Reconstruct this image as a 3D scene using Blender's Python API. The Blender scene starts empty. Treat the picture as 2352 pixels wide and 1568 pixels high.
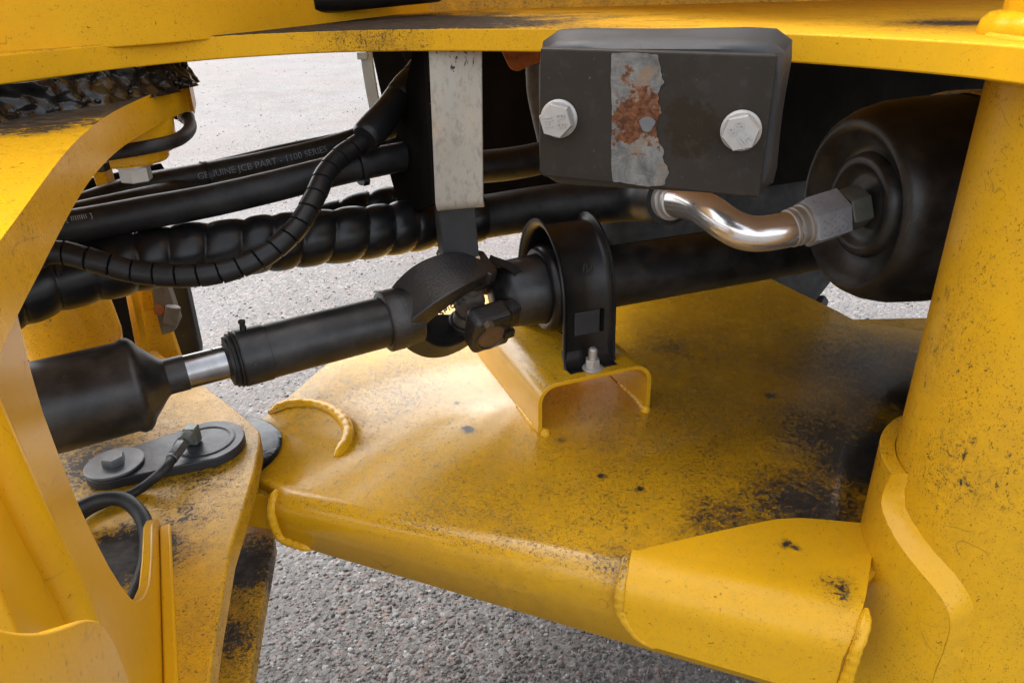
import bpy, bmesh, math, random
import numpy as np
from mathutils import Vector as Vec, Matrix
random.seed(7); rng = np.random.default_rng(7)
S = bpy.context.scene
COL = S.collection

# ---------------------------------------------------------------- camera
PITCH = math.radians(26.0); ROLL = math.radians(1.4); FPX = 1699.0
CAM = Vec((0, 0, 1.15))
FW = Vec((0, math.cos(PITCH), -math.sin(PITCH)))
UP0 = Vec((0, math.sin(PITCH), math.cos(PITCH))); R0 = Vec((1, 0, 0))
CU = UP0*math.cos(ROLL) + R0*math.sin(ROLL)
CR = R0*math.cos(ROLL) - UP0*math.sin(ROLL)
cam = bpy.data.objects.new('camera', bpy.data.cameras.new('camera'))
COL.objects.link(cam)
m = Matrix((CR, CU, -FW)).transposed().to_4x4(); m.translation = CAM
cam.matrix_world = m
cam.data.sensor_width = 36; cam.data.lens = 36*FPX/2352.0
cam.data.clip_start = 0.01; cam.data.clip_end = 500
S.camera = cam

# ---------------------------------------------------------------- sky, sun, exposure
SUN_EL = math.radians(55); SUN_AZ = math.radians(-40)     # beyond the machine to its left, through thin overcast
w = bpy.data.worlds.new('World'); S.world = w; w.use_nodes = True
nt = w.node_tree; bg = nt.nodes['Background']
sky = nt.nodes.new('ShaderNodeTexSky'); sky.sky_type = 'NISHITA'; sky.sun_disc = False
sky.sun_elevation = SUN_EL; sky.sun_rotation = SUN_AZ
sky.air_density = 1.0; sky.dust_density = 4.0; sky.ozone_density = 1.0
hs = nt.nodes.new('ShaderNodeHueSaturation'); hs.inputs['Saturation'].default_value = 0.30
nt.links.new(sky.outputs[0], hs.inputs['Color']); nt.links.new(hs.outputs[0], bg.inputs['Color'])
bg.inputs['Strength'].default_value = 0.15
sun = bpy.data.objects.new('sun', bpy.data.lights.new('sun', 'SUN')); COL.objects.link(sun)
sun.data.energy = 1.0; sun.data.angle = math.radians(30); sun.data.color = (1, .96, .9)
sd = Vec((math.sin(SUN_AZ)*math.cos(SUN_EL), math.cos(SUN_AZ)*math.cos(SUN_EL), math.sin(SUN_EL)))
sun.rotation_euler = sd.to_track_quat('Z', 'Y').to_euler(); sun.location = sd*20
vs = S.view_settings; vs.view_transform = 'Standard'; vs.look = 'None'; vs.gamma = 1
vs.exposure = 2.05
S.render.engine = 'CYCLES'

# ---------------------------------------------------------------- helpers: points
def ray(u, v): return FW + CR*((u-1176)/FPX) - CU*((v-784)/FPX)
def pz(u, v, z): d = ray(u, v); return CAM + d*((z-CAM.z)/d.z)
def py(u, v, y): d = ray(u, v); return CAM + d*(y/d.y)
def pd(u, v, zc): return CAM + ray(u, v)*zc
def pp(u, v, q, n): d = ray(u, v); return CAM + d*((q-CAM).dot(n)/d.dot(n))
X, Y, Z = Vec((1, 0, 0)), Vec((0, 1, 0)), Vec((0, 0, 1))

# ---------------------------------------------------------------- helpers: geometry -> (verts, faces)
def join(*gs):
    V, F = [], []
    for g in gs:
        o = len(V); V += list(g[0]); F += [tuple(i+o for i in f) for f in g[1]]
    return V, F
def frame(a):
    a = a.normalized(); r = Z if abs(a.z) < .9 else X
    n = (r - a*r.dot(a)).normalized(); return a, n, a.cross(n)
def lathe(prof, o, a, n=48, ref=None):
    a, p, q = frame(a)
    if ref is not None:
        p = (ref - a*ref.dot(a)).normalized(); q = a.cross(p)
    V, F = [], []; k = len(prof)
    for t, r in prof:
        for j in range(n):
            th = 2*math.pi*j/n
            V.append(o + a*t + (p*math.cos(th)+q*math.sin(th))*max(r, 1e-5))
    for i in range(k-1):
        for j in range(n):
            F.append((i*n+j, i*n+(j+1) % n, (i+1)*n+(j+1) % n, (i+1)*n+j))
    F.append(tuple(range(n-1, -1, -1))); F.append(tuple((k-1)*n+j for j in range(n)))
    return V, F
def cyl(o, a, r, h, n=40, ch=None):
    ch = min(r, h)*.12 if ch is None else ch
    return lathe([(0, r-ch), (ch, r), (h-ch, r), (h, r-ch)], o, a, n)
def hexa(o, a, af, h, rot=0, ch=.0012):
    a, p, q = frame(a); p, q = p*math.cos(rot)+q*math.sin(rot), q*math.cos(rot)-p*math.sin(rot)
    R = af/math.sqrt(3); V, F = [], []
    rings = [(0, R, 0), (h-ch, R, 0), (h, R*.93, 1)]
    n = 6
    for t, r, _ in rings:
        for j in range(n):
            th = math.pi/3*j; V.append(o+a*t+(p*math.cos(th)+q*math.sin(th))*r)
    for i in range(2):
        for j in range(n): F.append((i*n+j, i*n+(j+1) % n, (i+1)*n+(j+1) % n, (i+1)*n+j))
    F.append(tuple(range(n-1, -1, -1))); F.append(tuple(2*n+j for j in range(n)))
    return V, F
def obox(c, ax, ay, az, sx, sy, sz):
    V = [c+ax*(i*sx/2)+ay*(j*sy/2)+az*(k*sz/2) for k in (-1, 1) for j in (-1, 1) for i in (-1, 1)]
    return V, [(0, 2, 3, 1), (4, 5, 7, 6), (0, 1, 5, 4), (2, 6, 7, 3), (0, 4, 6, 2), (1, 3, 7, 5)]
def prism(pts, d):
    """closed outline extruded by vector d"""
    n = len(pts); V = [Vec(p) for p in pts] + [Vec(p)+d for p in pts]
    F = [tuple(range(n-1, -1, -1)), tuple(range(n, 2*n))] + [(i, (i+1) % n, n+(i+1) % n, n+i) for i in range(n)]
    return V, F
def arc_smooth(pts, it=2, closed=True):
    """corner-cutting so that traced outlines have no visible facets"""
    for _ in range(it):
        o = []; n = len(pts)
        for i in range(n if closed else n-1):
            a, b = Vec(pts[i]), Vec(pts[(i+1) % n]); o += [a*.75+b*.25, a*.25+b*.75]
        if not closed: o = [Vec(pts[0])]+o+[Vec(pts[-1])]
        pts = o
    return pts
def spline(pts, step=.004):
    pts = [Vec(p) for p in pts]; out = []
    ext = [pts[0]*2-pts[1]]+pts+[pts[-1]*2-pts[-2]]
    for i in range(1, len(ext)-2):
        p0, p1, p2, p3 = ext[i-1:i+3]
        n = max(2, int((p2-p1).length/step))
        for k in range(n):
            t = k/n
            out.append(.5*((2*p1)+(p2-p0)*t+(2*p0-5*p1+4*p2-p3)*t*t+(3*p1-p0-3*p2+p3)*t**3))
    out.append(pts[-1]); return out
def frames(path):
    T = []
    for i in range(len(path)):
        a = path[max(0, i-1)]; b = path[min(len(path)-1, i+1)]; T.append((b-a).normalized())
    n = frame(T[0])[1]; fr = []
    for t in T:
        n = (n - t*n.dot(t)).normalized(); fr.append((t, n, t.cross(n)))
    s = [0]
    for i in range(1, len(path)): s.append(s[-1]+(path[i]-path[i-1]).length)
    return fr, s
def tube(path, r, n=20, rf=None, cap=True):
    fr, s = frames(path); V, F = [], []
    for i, p in enumerate(path):
        t, a, b = fr[i]
        for j in range(n):
            ph = 2*math.pi*j/n
            rr = rf(s[i], ph, i/(len(path)-1)) if rf else (r(i/(len(path)-1)) if callable(r) else r)
            V.append(p+(a*math.cos(ph)+b*math.sin(ph))*rr)
    for i in range(len(path)-1):
        for j in range(n): F.append((i*n+j, (i+1)*n+j, (i+1)*n+(j+1) % n, i*n+(j+1) % n))
    if cap:
        F.append(tuple(range(n))); F.append(tuple((len(path)-1)*n+j for j in range(n-1, -1, -1)))
    return V, F
def strip_sweep(path, sides, wid, thk, wfun=None):
    """flat bar swept along path; sides = width direction (fixed)"""
    V, F = [], []; N = len(path)
    for i, p in enumerate(path):
        t = (path[min(N-1, i+1)]-path[max(0, i-1)]).normalized()
        sdir = (sides-t*sides.dot(t)).normalized(); u = t.cross(sdir)
        k = i/(N-1); wd = wid*(wfun(k)[0] if wfun else 1)/2; th = thk*(wfun(k)[1] if wfun else 1)/2
        for a, b in ((-1, -1), (1, -1), (1, 1), (-1, 1)): V.append(p+sdir*(a*wd)+u*(b*th))
    for i in range(N-1):
        for j in range(4): F.append((i*4+j, i*4+(j+1) % 4, (i+1)*4+(j+1) % 4, (i+1)*4+j))
    F.append((3, 2, 1, 0)); b = (N-1)*4; F.append((b, b+1, b+2, b+3))
    return V, F
def bead(pts, r, step=.003, seed=0):
    rn = random.Random(seed); step = min(step, r*.28)
    p = spline(pts, step)
    ph = rn.random()*6
    def rf(s, a, k): return r*(1+.045*math.sin(s/r*3.4+ph+1.4*math.cos(a))+.03*math.sin(s/r*1.1+3*ph)+.05*math.sin(s/r*.43+2*ph))*(.35+.65*min(1, min(k, 1-k)*14))
    return tube(p, r, 12, rf)
def text_geo(txt, size, extrude=0):
    cu = bpy.data.curves.new('t', 'FONT'); cu.body = txt; cu.size = size; cu.align_x = 'CENTER'; cu.align_y = 'CENTER'
    cu.extrude = extrude; cu.resolution_u = 3
    o = bpy.data.objects.new('t', cu); COL.objects.link(o); bpy.context.view_layer.update()
    me = bpy.data.meshes.new_from_object(o)
    V = [v.co.copy() for v in me.vertices]; F = [tuple(p.vertices) for p in me.polygons]
    bpy.data.objects.remove(o); bpy.data.curves.remove(cu); bpy.data.meshes.remove(me)
    return V, F
def text_on_plane(txt, size, o, ax, ay, ex=.0004):
    V, F = text_geo(txt, size, ex); az = ax.cross(ay)
    return [o+ax*v.x+ay*v.y+az*v.z for v in V], F
def text_on_hose(txt, size, path, r, s0, dphi=0.0, flip=1):
    V, F = text_geo(txt, size, 0); fr, s = frames(path); out = []
    i0 = min(range(len(s)), key=lambda i: abs(s[i]-s0))
    t, a, b = fr[i0]; c = (CAM-path[i0]); p0 = math.atan2(c.dot(b), c.dot(a))+dphi
    for v in V:
        i = min(range(len(s)), key=lambda i: abs(s[i]-(s0+v.x*flip)))
        t, a, b = fr[i]; e = (s0+v.x*flip)-s[i]; ph = p0 - v.y/r*flip
        out.append(path[i]+t*e+(a*math.cos(ph)+b*math.sin(ph))*(r+.0005))
    return out, F

# ---------------------------------------------------------------- helpers: objects
def mk(name, geo, mat, parent=None, bevel=0, seg=2, ang=38, solid=0, soff=-1, smooth=True, subsurf=0):
    me = bpy.data.meshes.new(name); me.from_pydata([tuple(v) for v in geo[0]], [], geo[1]); me.update()
    bm = bmesh.new(); bm.from_mesh(me)
    if not solid: bmesh.ops.recalc_face_normals(bm, faces=bm.faces)
    bm.to_mesh(me); bm.free()
    if smooth:
        me.polygons.foreach_set('use_smooth', [True]*len(me.polygons)); me.set_sharp_from_angle(angle=math.radians(ang))
    me.materials.append(mat)
    o = bpy.data.objects.new(name, me); COL.objects.link(o)
    if solid:
        md = o.modifiers.new('solid', 'SOLIDIFY'); md.thickness = solid; md.offset = soff
    if bevel:
        md = o.modifiers.new('bevel', 'BEVEL'); md.width = bevel; md.segments = seg; md.limit_method = 'ANGLE'
        md.angle_limit = math.radians(ang); md.harden_normals = True
    if parent is not None:
        o.parent = parent
        if parent.type == 'EMPTY': o.location = -parent.location
    return o
def thing(name, label, cat, loc, group=None):
    o = bpy.data.objects.new(name, None); COL.objects.link(o); o.location = Vec(loc); o.empty_display_size = .05
    o['label'] = label; o['category'] = cat
    if group: o['group'] = group
    return o
def tag(o, label, cat, group=None, kind=None):
    o['label'] = label; o['category'] = cat
    if group: o['group'] = group
    if kind: o['kind'] = kind
    return o

# ---------------------------------------------------------------- materials
class NB:
    def __init__(s, name):
        s.m = bpy.data.materials.new(name); s.m.use_nodes = True; s.t = s.m.node_tree
        s.b = s.t.nodes['Principled BSDF']; s.tc = s.t.nodes.new('ShaderNodeTexCoord').outputs['Object']
    def n(s, t, **k):
        x = s.t.nodes.new(t)
        for a, b in k.items(): setattr(x, a, b)
        return x
    def l(s, a, b): s.t.links.new(a, b)
    def map(s, sc): x = s.n('ShaderNodeMapping'); x.inputs['Scale'].default_value = sc; s.l(s.tc, x.inputs[0]); return x.outputs[0]
    def noise(s, scale, det=4, rough=.55, vec=None, dist=0):
        x = s.n('ShaderNodeTexNoise'); x.inputs['Scale'].default_value = scale; x.inputs['Detail'].default_value = det
        x.inputs['Roughness'].default_value = rough; x.inputs['Distortion'].default_value = dist
        s.l(vec or s.tc, x.inputs['Vector']); return x.outputs['Fac']
    def ramp(s, f, a, b, lo=0, hi=1):
        x = s.n('ShaderNodeMapRange'); x.clamp = True
        for i, v in enumerate((a, b, lo, hi)): x.inputs[1+i].default_value = v
        s.l(f, x.inputs[0]); return x.outputs[0]
    def math(s, op, a, b=0, c=0):
        x = s.n('ShaderNodeMath', operation=op, use_clamp=False)
        for i, v in enumerate((a, b, c)):
            if hasattr(v, 'links'): s.l(v, x.inputs[i])
            else: x.inputs[i].default_value = v
        return x.outputs[0]
    def mix(s, f, a, b):
        x = s.n('ShaderNodeMix', data_type='RGBA')
        for i, v in ((0, f), (6, a), (7, b)):
            if hasattr(v, 'links'): s.l(v, x.inputs[i])
            else: x.inputs[i].default_value = (v if i == 0 else (*v, 1))
        return x.outputs[2]
    def near(s, p, r, soft=.5):
        x = s.n('ShaderNodeVectorMath', operation='DISTANCE'); s.l(s.tc, x.inputs[0]); x.inputs[1].default_value = tuple(p)
        key = 11 if r > .06 else (38 if r > .02 else 130)
        if not hasattr(s, 'wb'): s.wb = {}
        if key not in s.wb: s.wb[key] = s.math('SUBTRACT', s.noise(key, 4, .7), .5)
        wob = s.math('MULTIPLY', s.wb[key], r*1.5)
        return s.ramp(s.math('ADD', x.outputs['Value'], wob), r*(1-soft), r, 1, 0)
    def bump(s, h, strength, dist=.001, prev=None):
        x = s.n('ShaderNodeBump'); x.inputs['Strength'].default_value = strength; x.inputs['Distance'].default_value = dist
        s.l(h, x.inputs['Height'])
        if prev is not None: s.l(prev, x.inputs['Normal'])
        return x.outputs[0]
    def out(s, col=None, rough=None, metal=None, normal=None, spec=None, coat=None):
        for k, v in (('Base Color', col), ('Roughness', rough), ('Metallic', metal), ('Normal', normal), ('Specular IOR Level', spec), ('Coat Weight', coat)):
            if v is None: continue
            i = s.b.inputs[k]
            if hasattr(v, 'links'): s.l(v, i)
            else: i.default_value = (*v, 1) if isinstance(v, tuple) else v
        return s.m

def yellow(name, chips=.3, dust=.3, stain_shade=(), rough=.30, base=(.70, .372, .008), specks=.5, streak=1.0, spec=.32, top_stain_shade=(), hair=.5, coat=0, settle=0):
    b = NB(name)
    st = b.map((1, 1, 1/streak)) if streak != 1 else b.tc
    big = b.noise(6, 3, .5); mid = b.noise(40, 8, .72, dist=.5); fine = b.noise(420, 4, .7)
    col = b.mix(b.ramp(big, .35, .7), base, tuple(c*f for c, f in zip(base, (.94, .92, .9))))
    # where grime and painted shade spots sit; loose dirt settles on faces that look up
    dens = None; nz = None
    if settle:
        gq = b.n('ShaderNodeNewGeometry'); sx_ = b.n('ShaderNodeSeparateXYZ'); b.l(gq.outputs['Normal'], sx_.inputs[0]); nz = b.ramp(sx_.outputs['Z'], .3, .8)
    for lst, tp in ((stain_shade, 0), (top_stain_shade, 1)):
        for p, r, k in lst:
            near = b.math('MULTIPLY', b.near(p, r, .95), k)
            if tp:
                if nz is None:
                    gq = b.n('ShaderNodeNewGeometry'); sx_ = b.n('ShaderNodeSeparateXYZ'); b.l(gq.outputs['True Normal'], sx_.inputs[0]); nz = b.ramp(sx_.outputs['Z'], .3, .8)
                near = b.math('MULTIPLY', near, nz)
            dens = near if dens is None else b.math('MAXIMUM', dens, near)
    # film of dust and oil, broken up finely
    df = b.math('MULTIPLY', b.ramp(b.math('ADD', b.math('MULTIPLY', mid, .7), b.math('MULTIPLY', fine, .3)), .40, .66), dust)
    # specks of dirt: small and very small
    patch = b.ramp(b.noise(9, 4, .6), .30, .70, -.035, .035)
    n1 = b.math('ADD', b.noise(260, 5, .66, st, .8), patch)
    n2 = b.math('ADD', b.noise(620, 4, .62, st, .4), patch)
    if dens is not None:
        dd = b.math('MULTIPLY', b.math('MINIMUM', dens, 1.2), .085); n1 = b.math('ADD', n1, dd); n2 = b.math('ADD', n2, dd)
    if settle:
        sub = b.math('MULTIPLY', b.math('SUBTRACT', nz, 1.0), settle); n1 = b.math('ADD', n1, sub); n2 = b.math('ADD', n2, sub); df = b.math('MULTIPLY', df, b.math('ADD', b.math('MULTIPLY', nz, .7), .3))
    s1 = b.ramp(n1, .665-.065*specks, .70-.065*specks); s2 = b.ramp(n2, .645-.065*specks, .69-.065*specks)
    col = b.mix(df, col, (.25, .155, .035))
    col = b.mix(b.math('MULTIPLY', s2, .65), col, (.10, .060, .016))
    col = b.mix(b.math('MULTIPLY', s1, .80), col, (.045, .030, .013))
    # hair scratches
    if hair:
        for sc, off in ((7.5, 0.0), (11.0, .7)):
            hl = b.math('ABSOLUTE', b.math('SUBTRACT', b.noise(sc, 2, .4, None, .5+off), .5))
            hm = b.math('MULTIPLY', b.ramp(hl, 0, .0035, 1, 0), b.ramp(b.noise(13+sc, 3), .54, .62))
            col = b.mix(b.math('MULTIPLY', hm, hair), col, (.11, .065, .016))
    # paint chips, denser where a stain or shade spot sits, with a worn brownish margin
    cl = b.math('ADD', b.math('MULTIPLY', b.noise(11, 3, .6), .42), b.math('MULTIPLY', b.noise(130, 8, .74, st, .9), .75))
    if dens is not None:
        cl = b.math('ADD', cl, b.math('MULTIPLY', dens, .23))
        film = b.math('MULTIPLY', b.math('MINIMUM', dens, 1.0), b.ramp(b.noise(55, 8, .74), .34, .60))
        col = b.mix(b.math('MULTIPLY', film, .55), col, (.085, .050, .014))
    t0 = .845-.20*chips
    col = b.mix(b.math('MULTIPLY', b.ramp(cl, t0-.05, t0), .5), col, (.13, .075, .022))
    mask = b.ramp(cl, t0, t0+.022)
    col = b.mix(b.math('MULTIPLY', mask, .93), col, b.mix(b.ramp(b.noise(90, 5), .42, .62), (.012, .012, .0125), (.042, .042, .044)))
    ro = b.math('ADD', b.math('MULTIPLY', mid, .14), b.math('ADD', b.math('MULTIPLY', b.math('MAXIMUM', mask, s1), .15), b.math('ADD', b.math('MULTIPLY', df, .25), rough-.09)))
    h = b.math('ADD', b.math('MULTIPLY', b.noise(22, 2, .4), .35), b.math('MULTIPLY', b.noise(380, 3, .5), .07))
    h = b.math('ADD', h, b.math('ADD', b.math('MULTIPLY', mask, -.16), b.math('MULTIPLY', s1, .08)))
    mt = b.out(col, ro, 0.0, b.bump(h, .32, .0016), spec)
    if coat:
        b.b.inputs['Coat Weight'].default_value = coat; b.b.inputs['Coat Roughness'].default_value = .30
    return mt

def dark(name, col=(.012, .012, .013), rough=.45, grime=(.05, .042, .032), ga=.35, gscale=25, bump=.15, bscale=180, scratches=0, metal=0, spec=.35):
    b = NB(name)
    f = b.math('MULTIPLY', b.ramp(b.noise(gscale, 6, .65), .42, .8), ga)
    c = b.mix(f, col, grime)
    if scratches:
        s = b.ramp(b.noise(130, 4, .7, b.map((1, 1.0, .35)), 1.2), .69, .72)
        c = b.mix(b.math('MULTIPLY', s, scratches), c, (.26, .25, .235))
    r = b.math('ADD', b.math('MULTIPLY', b.noise(gscale*1.7, 5, .6), .25), rough-.1)
    return b.out(c, r, metal, b.bump(b.noise(bscale, 4, .6), bump, .001), spec)

M = {}
M['black_paint'] = dark('black_paint', (.007, .007, .0075), .32, (.045, .036, .026), .4, scratches=.35)
M['black_shaft'] = dark('black_shaft', (.008, .0083, .009), .36, (.055, .050, .045), .85, 24, .14, 300, scratches=.25, spec=.5)
M['cast'] = dark('cast_iron_black', (.009, .009, .010), .36, (.045, .034, .022), .6, 26, 1.0, 330, spec=.7)
M['rubber'] = dark('rubber_grey', (.026, .028, .031), .55, (.06, .062, .065), .5, 20, .2, 140)
M['hose'] = dark('hose_rubber', (.008, .0083, .009), .48, (.040, .039, .038), .75, 34, .25, 260)
M['wrap'] = dark('spiral_wrap_plastic', (.006, .006, .0065), .30, (.030, .030, .032), .35, 30, .12, 120, scratches=.12)
M['conduit'] = dark('conduit_plastic', (.008, .0083, .009), .38, (.03, .03, .031), .35, 30, .10, 150)
M['grease'] = dark('black_grease', (.006, .006, .006), .16, (.03, .025, .02), .3, 40, 1.0, 70)
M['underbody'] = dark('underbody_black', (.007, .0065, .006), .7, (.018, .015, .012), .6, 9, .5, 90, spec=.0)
M['tyre'] = dark('tyre_rubber', (.016, .016, .016), .75, (.10, .095, .085), .5, 14, .4, 90)
M['greyblue'] = dark('grey_blue_paint', (.30, .36, .42), .5, (.22, .22, .22), .5, 12, .1)
M['tick'] = dark('white_print', (.30, .31, .33), .6, (.08, .08, .08), .9, 220, .0)
M['print'] = dark('grey_print', (.17, .175, .185), .6, (.02, .02, .02), .9, 260, .0)
M['orange'] = dark('orange_primer', (.42, .13, .02), .6, (.05, .03, .02), .9, 60, .6, 120)
M['retainer'] = dark('retainer_plate_black', (.022, .024, .028), .33, (.05, .053, .058), .6, 24, .35, 90, scratches=.1)
M['cream'] = dark('cream_paint', (.62, .52, .33), .5, (.16, .12, .06), .5, 40, .1)
M['lever'] = dark('weathered_grey_steel', (.16, .15, .13), .6, (.07, .045, .03), .8, 40, .3, metal=.3)

def zinc(name, col, rough, tint=(.5, .45, .34), ta=.3, metal=1.0, bump=.06):
    b = NB(name)
    f = b.math('MULTIPLY', b.ramp(b.noise(42, 5, .6), .4, .75), ta)
    c = b.mix(f, col, tint)
    r = b.math('ADD', b.math('MULTIPLY', b.noise(120, 4, .6), .22), rough-.1)
    return b.out(c, r, metal, b.bump(b.noise(200, 3, .5), bump, .0006))
M['zinc'] = zinc('zinc_plate', (.52, .51, .49), .38, (.34, .31, .26), .5, .55)
M['bolt'] = zinc('zinc_bolt_dull', (.40, .385, .36), .50, (.30, .27, .24), .6, .5)
M['chrome'] = zinc('plated_pipe', (.82, .81, .80), .20, (.60, .54, .45), .25, .85)
M['nut_blue'] = zinc('plated_nut_bright', (.40, .44, .50), .34, (.20, .22, .26), .7, .15, .35)
M['brushed'] = zinc('bare_shaft_steel', (.46, .46, .46), .30, (.30, .27, .23), .5, 1.0)
M['steel_dull'] = zinc('dull_steel', (.17, .18, .19), .42, (.10, .10, .10), .6, .8, .2)
M['fitting'] = zinc('fitting_olive_steel', (.20, .22, .20), .42, (.08, .08, .068), .7, .4, .2)

def rust_shaft():
    b = NB('shaft_steel_rusty')
    c = b.mix(b.ramp(b.noise(30, 4), .4, .7), (.42, .42, .42), (.26, .25, .24))
    m_ = b.ramp(b.math('ADD', b.math('MULTIPLY', b.noise(14, 2), .5), b.math('MULTIPLY', b.noise(120, 4, .6), .55)), .62, .66)
    c = b.mix(m_, c, (.10, .05, .022))
    return b.out(c, b.ramp(m_, 0, 1, .27, .8), b.ramp(m_, 0, 1, 1, 0), b.bump(m_, .2, .0008))
M['rust_shaft'] = rust_shaft()
def white_strap():
    b = NB('worn_pale_paint')
    v = b.map((1, 1, .45))
    c = b.mix(b.ramp(b.noise(9, 4), .35, .7), (.44, .42, .36), (.34, .325, .28))
    c = b.mix(b.math('MULTIPLY', b.ramp(b.noise(24, 5, .6, b.map((1, 1, .2))), .55, .75), .55), c, (.55, .40, .24))
    c = b.mix(b.math('MULTIPLY', b.ramp(b.noise(120, 6, .72, v), .50, .70), .55), c, (.12, .10, .075))
    tz = b.n('ShaderNodeSeparateXYZ'); b.l(b.tc, tz.inputs[0])
    up = b.ramp(tz.outputs['Z'], .98, 1.08, -.01, .13)
    k = b.ramp(b.math('ADD', b.noise(75, 6, .72, v, .8), up), .675, .70)
    c = b.mix(k, c, (.022, .016, .011))
    return b.out(c, .5, 0, b.bump(k, .3, .001))
M['white_strap'] = white_strap()
def block_face():
    b = NB('brown_primer_steel')
    f = b.noise(12, 4, .55)
    c = b.mix(b.ramp(f, .35, .7), (.030, .0245, .0185), (.021, .0165, .0115))
    for u, v, r in ((1290, 275, .030), (1590, 300, .034), (1690, 300, .022), (1290, 390, .02)):
        q = b.math('ADD', b.near(pd(u, v, .6), r, .8), b.math('MULTIPLY', b.math('SUBTRACT', b.noise(60, 5, .6), .5), .8))
        c = b.mix(b.math('MULTIPLY', b.ramp(q, .35, .50), .75), c, (.020, .0125, .0045))
    c = b.mix(b.math('MULTIPLY', b.ramp(b.noise(90, 7, .75), .52, .70), .35), c, (.055, .050, .046))
    k = b.ramp(b.noise(190, 6, .72, None, .5), .665, .70)
    c = b.mix(b.math('MULTIPLY', k, .7), c, (.13, .125, .12))
    return b.out(c, b.math('ADD', b.math('MULTIPLY', f, .25), .33), 0, b.bump(b.noise(120, 5), .16, .001), .16)
M['block_face'] = block_face()
def rust_patch():
    b = NB('rusty_bare_patch')
    n1 = b.noise(55, 8, .72, None, .8)
    c = b.mix(b.ramp(n1, .36, .62), (.080, .078, .074), (.20, .19, .17))
    c = b.mix(b.math('MULTIPLY', b.ramp(b.noise(26, 6, .66, None, 1.2), .53, .58), .85), c, (.20, .135, .085))
    core = None
    for u, v, r in ((1455, 280, .036), (1495, 325, .028), (1470, 350, .022), (1450, 170, .016), (1450, 385, .018)):
        q = b.near(pd(u, v, .6), r, 1.0); core = q if core is None else b.math('MAXIMUM', core, q)
    k = b.ramp(b.math('ADD', core, b.math('MULTIPLY', b.math('SUBTRACT', b.noise(75, 7, .7), .5), 1.6)), .36, .46)
    c = b.mix(k, c, b.mix(b.ramp(b.noise(210, 6, .7), .40, .62), (.060, .020, .008), (.17, .065, .026)))
    return b.out(c, .8, 0, b.bump(b.noise(110, 8, .75), .8, .0016), .25)
M['rust_patch'] = rust_patch()

# ================================================================ axes shared by the machine
Z_TOP, T_TOP = 1.102, .025            # upper hitch plate of the rear frame
Z_LOW = .57                           # lower plate of the rear frame
Z_FRT, T_FRT = .604, .030             # lower hitch plate of the front frame
E2 = Vec((.937, .35, 0)).normalized()             # along the rear frame
W2 = Vec((-E2.y, E2.x, 0))                        # across the rear frame, away from the camera
NUT = pz(1355, 835, .65)
BRG = NUT + W2*.09; BRG.z = .74                   # centre of the shaft bearing
JNT = BRG - E2*.15                                # centre of the universal joint
E1 = (JNT - pd(575, 817, .92)).normalized()       # along the front shaft
PIV = Vec((-.43, .86, 0))                         # hitch pin

# ================================================================ ground
def ground():
    b = NB('gravel_ground')
    v = b.n('ShaderNodeTexVoronoi'); v.inputs['Scale'].default_value = 95; b.l(b.tc, v.inputs['Vector'])
    v2 = b.n('ShaderNodeTexVoronoi'); v2.inputs['Scale'].default_value = 42; b.l(b.tc, v2.inputs['Vector'])
    sep = b.n('ShaderNodeSeparateColor'); b.l(v.outputs['Color'], sep.inputs[0])
    c = b.mix(sep.outputs[0], (.050, .048, .046), (.125, .121, .118))
    c = b.mix(b.ramp(sep.outputs[1], .72, .8), c, (.135, .103, .092))
    c = b.mix(b.ramp(sep.outputs[2], .86, .9), c, (.17, .168, .165))
    c = b.mix(b.ramp(b.noise(3.2, 5, .6), .45, .7), c, (.080, .077, .075))
    big = b.noise(.9, 3, .5)
    c = b.mix(b.math('MULTIPLY', b.ramp(b.noise(.55, 3, .55), .45, .62), .45), c, (.115, .092, .086))
    c = b.mix(b.math('MULTIPLY', b.ramp(big, .4, .65), .35), c, (.128, .130, .136))
    h = b.math('ADD', b.math('MULTIPLY', v.outputs['Distance'], -.7), b.math('MULTIPLY', b.noise(260, 3), .25))
    h = b.math('ADD', h, b.math('MULTIPLY', v2.outputs['Distance'], -.5))
    return b.out(c, .8, 0, b.bump(h, .8, .006), .35)
M['ground'] = ground()
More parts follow.
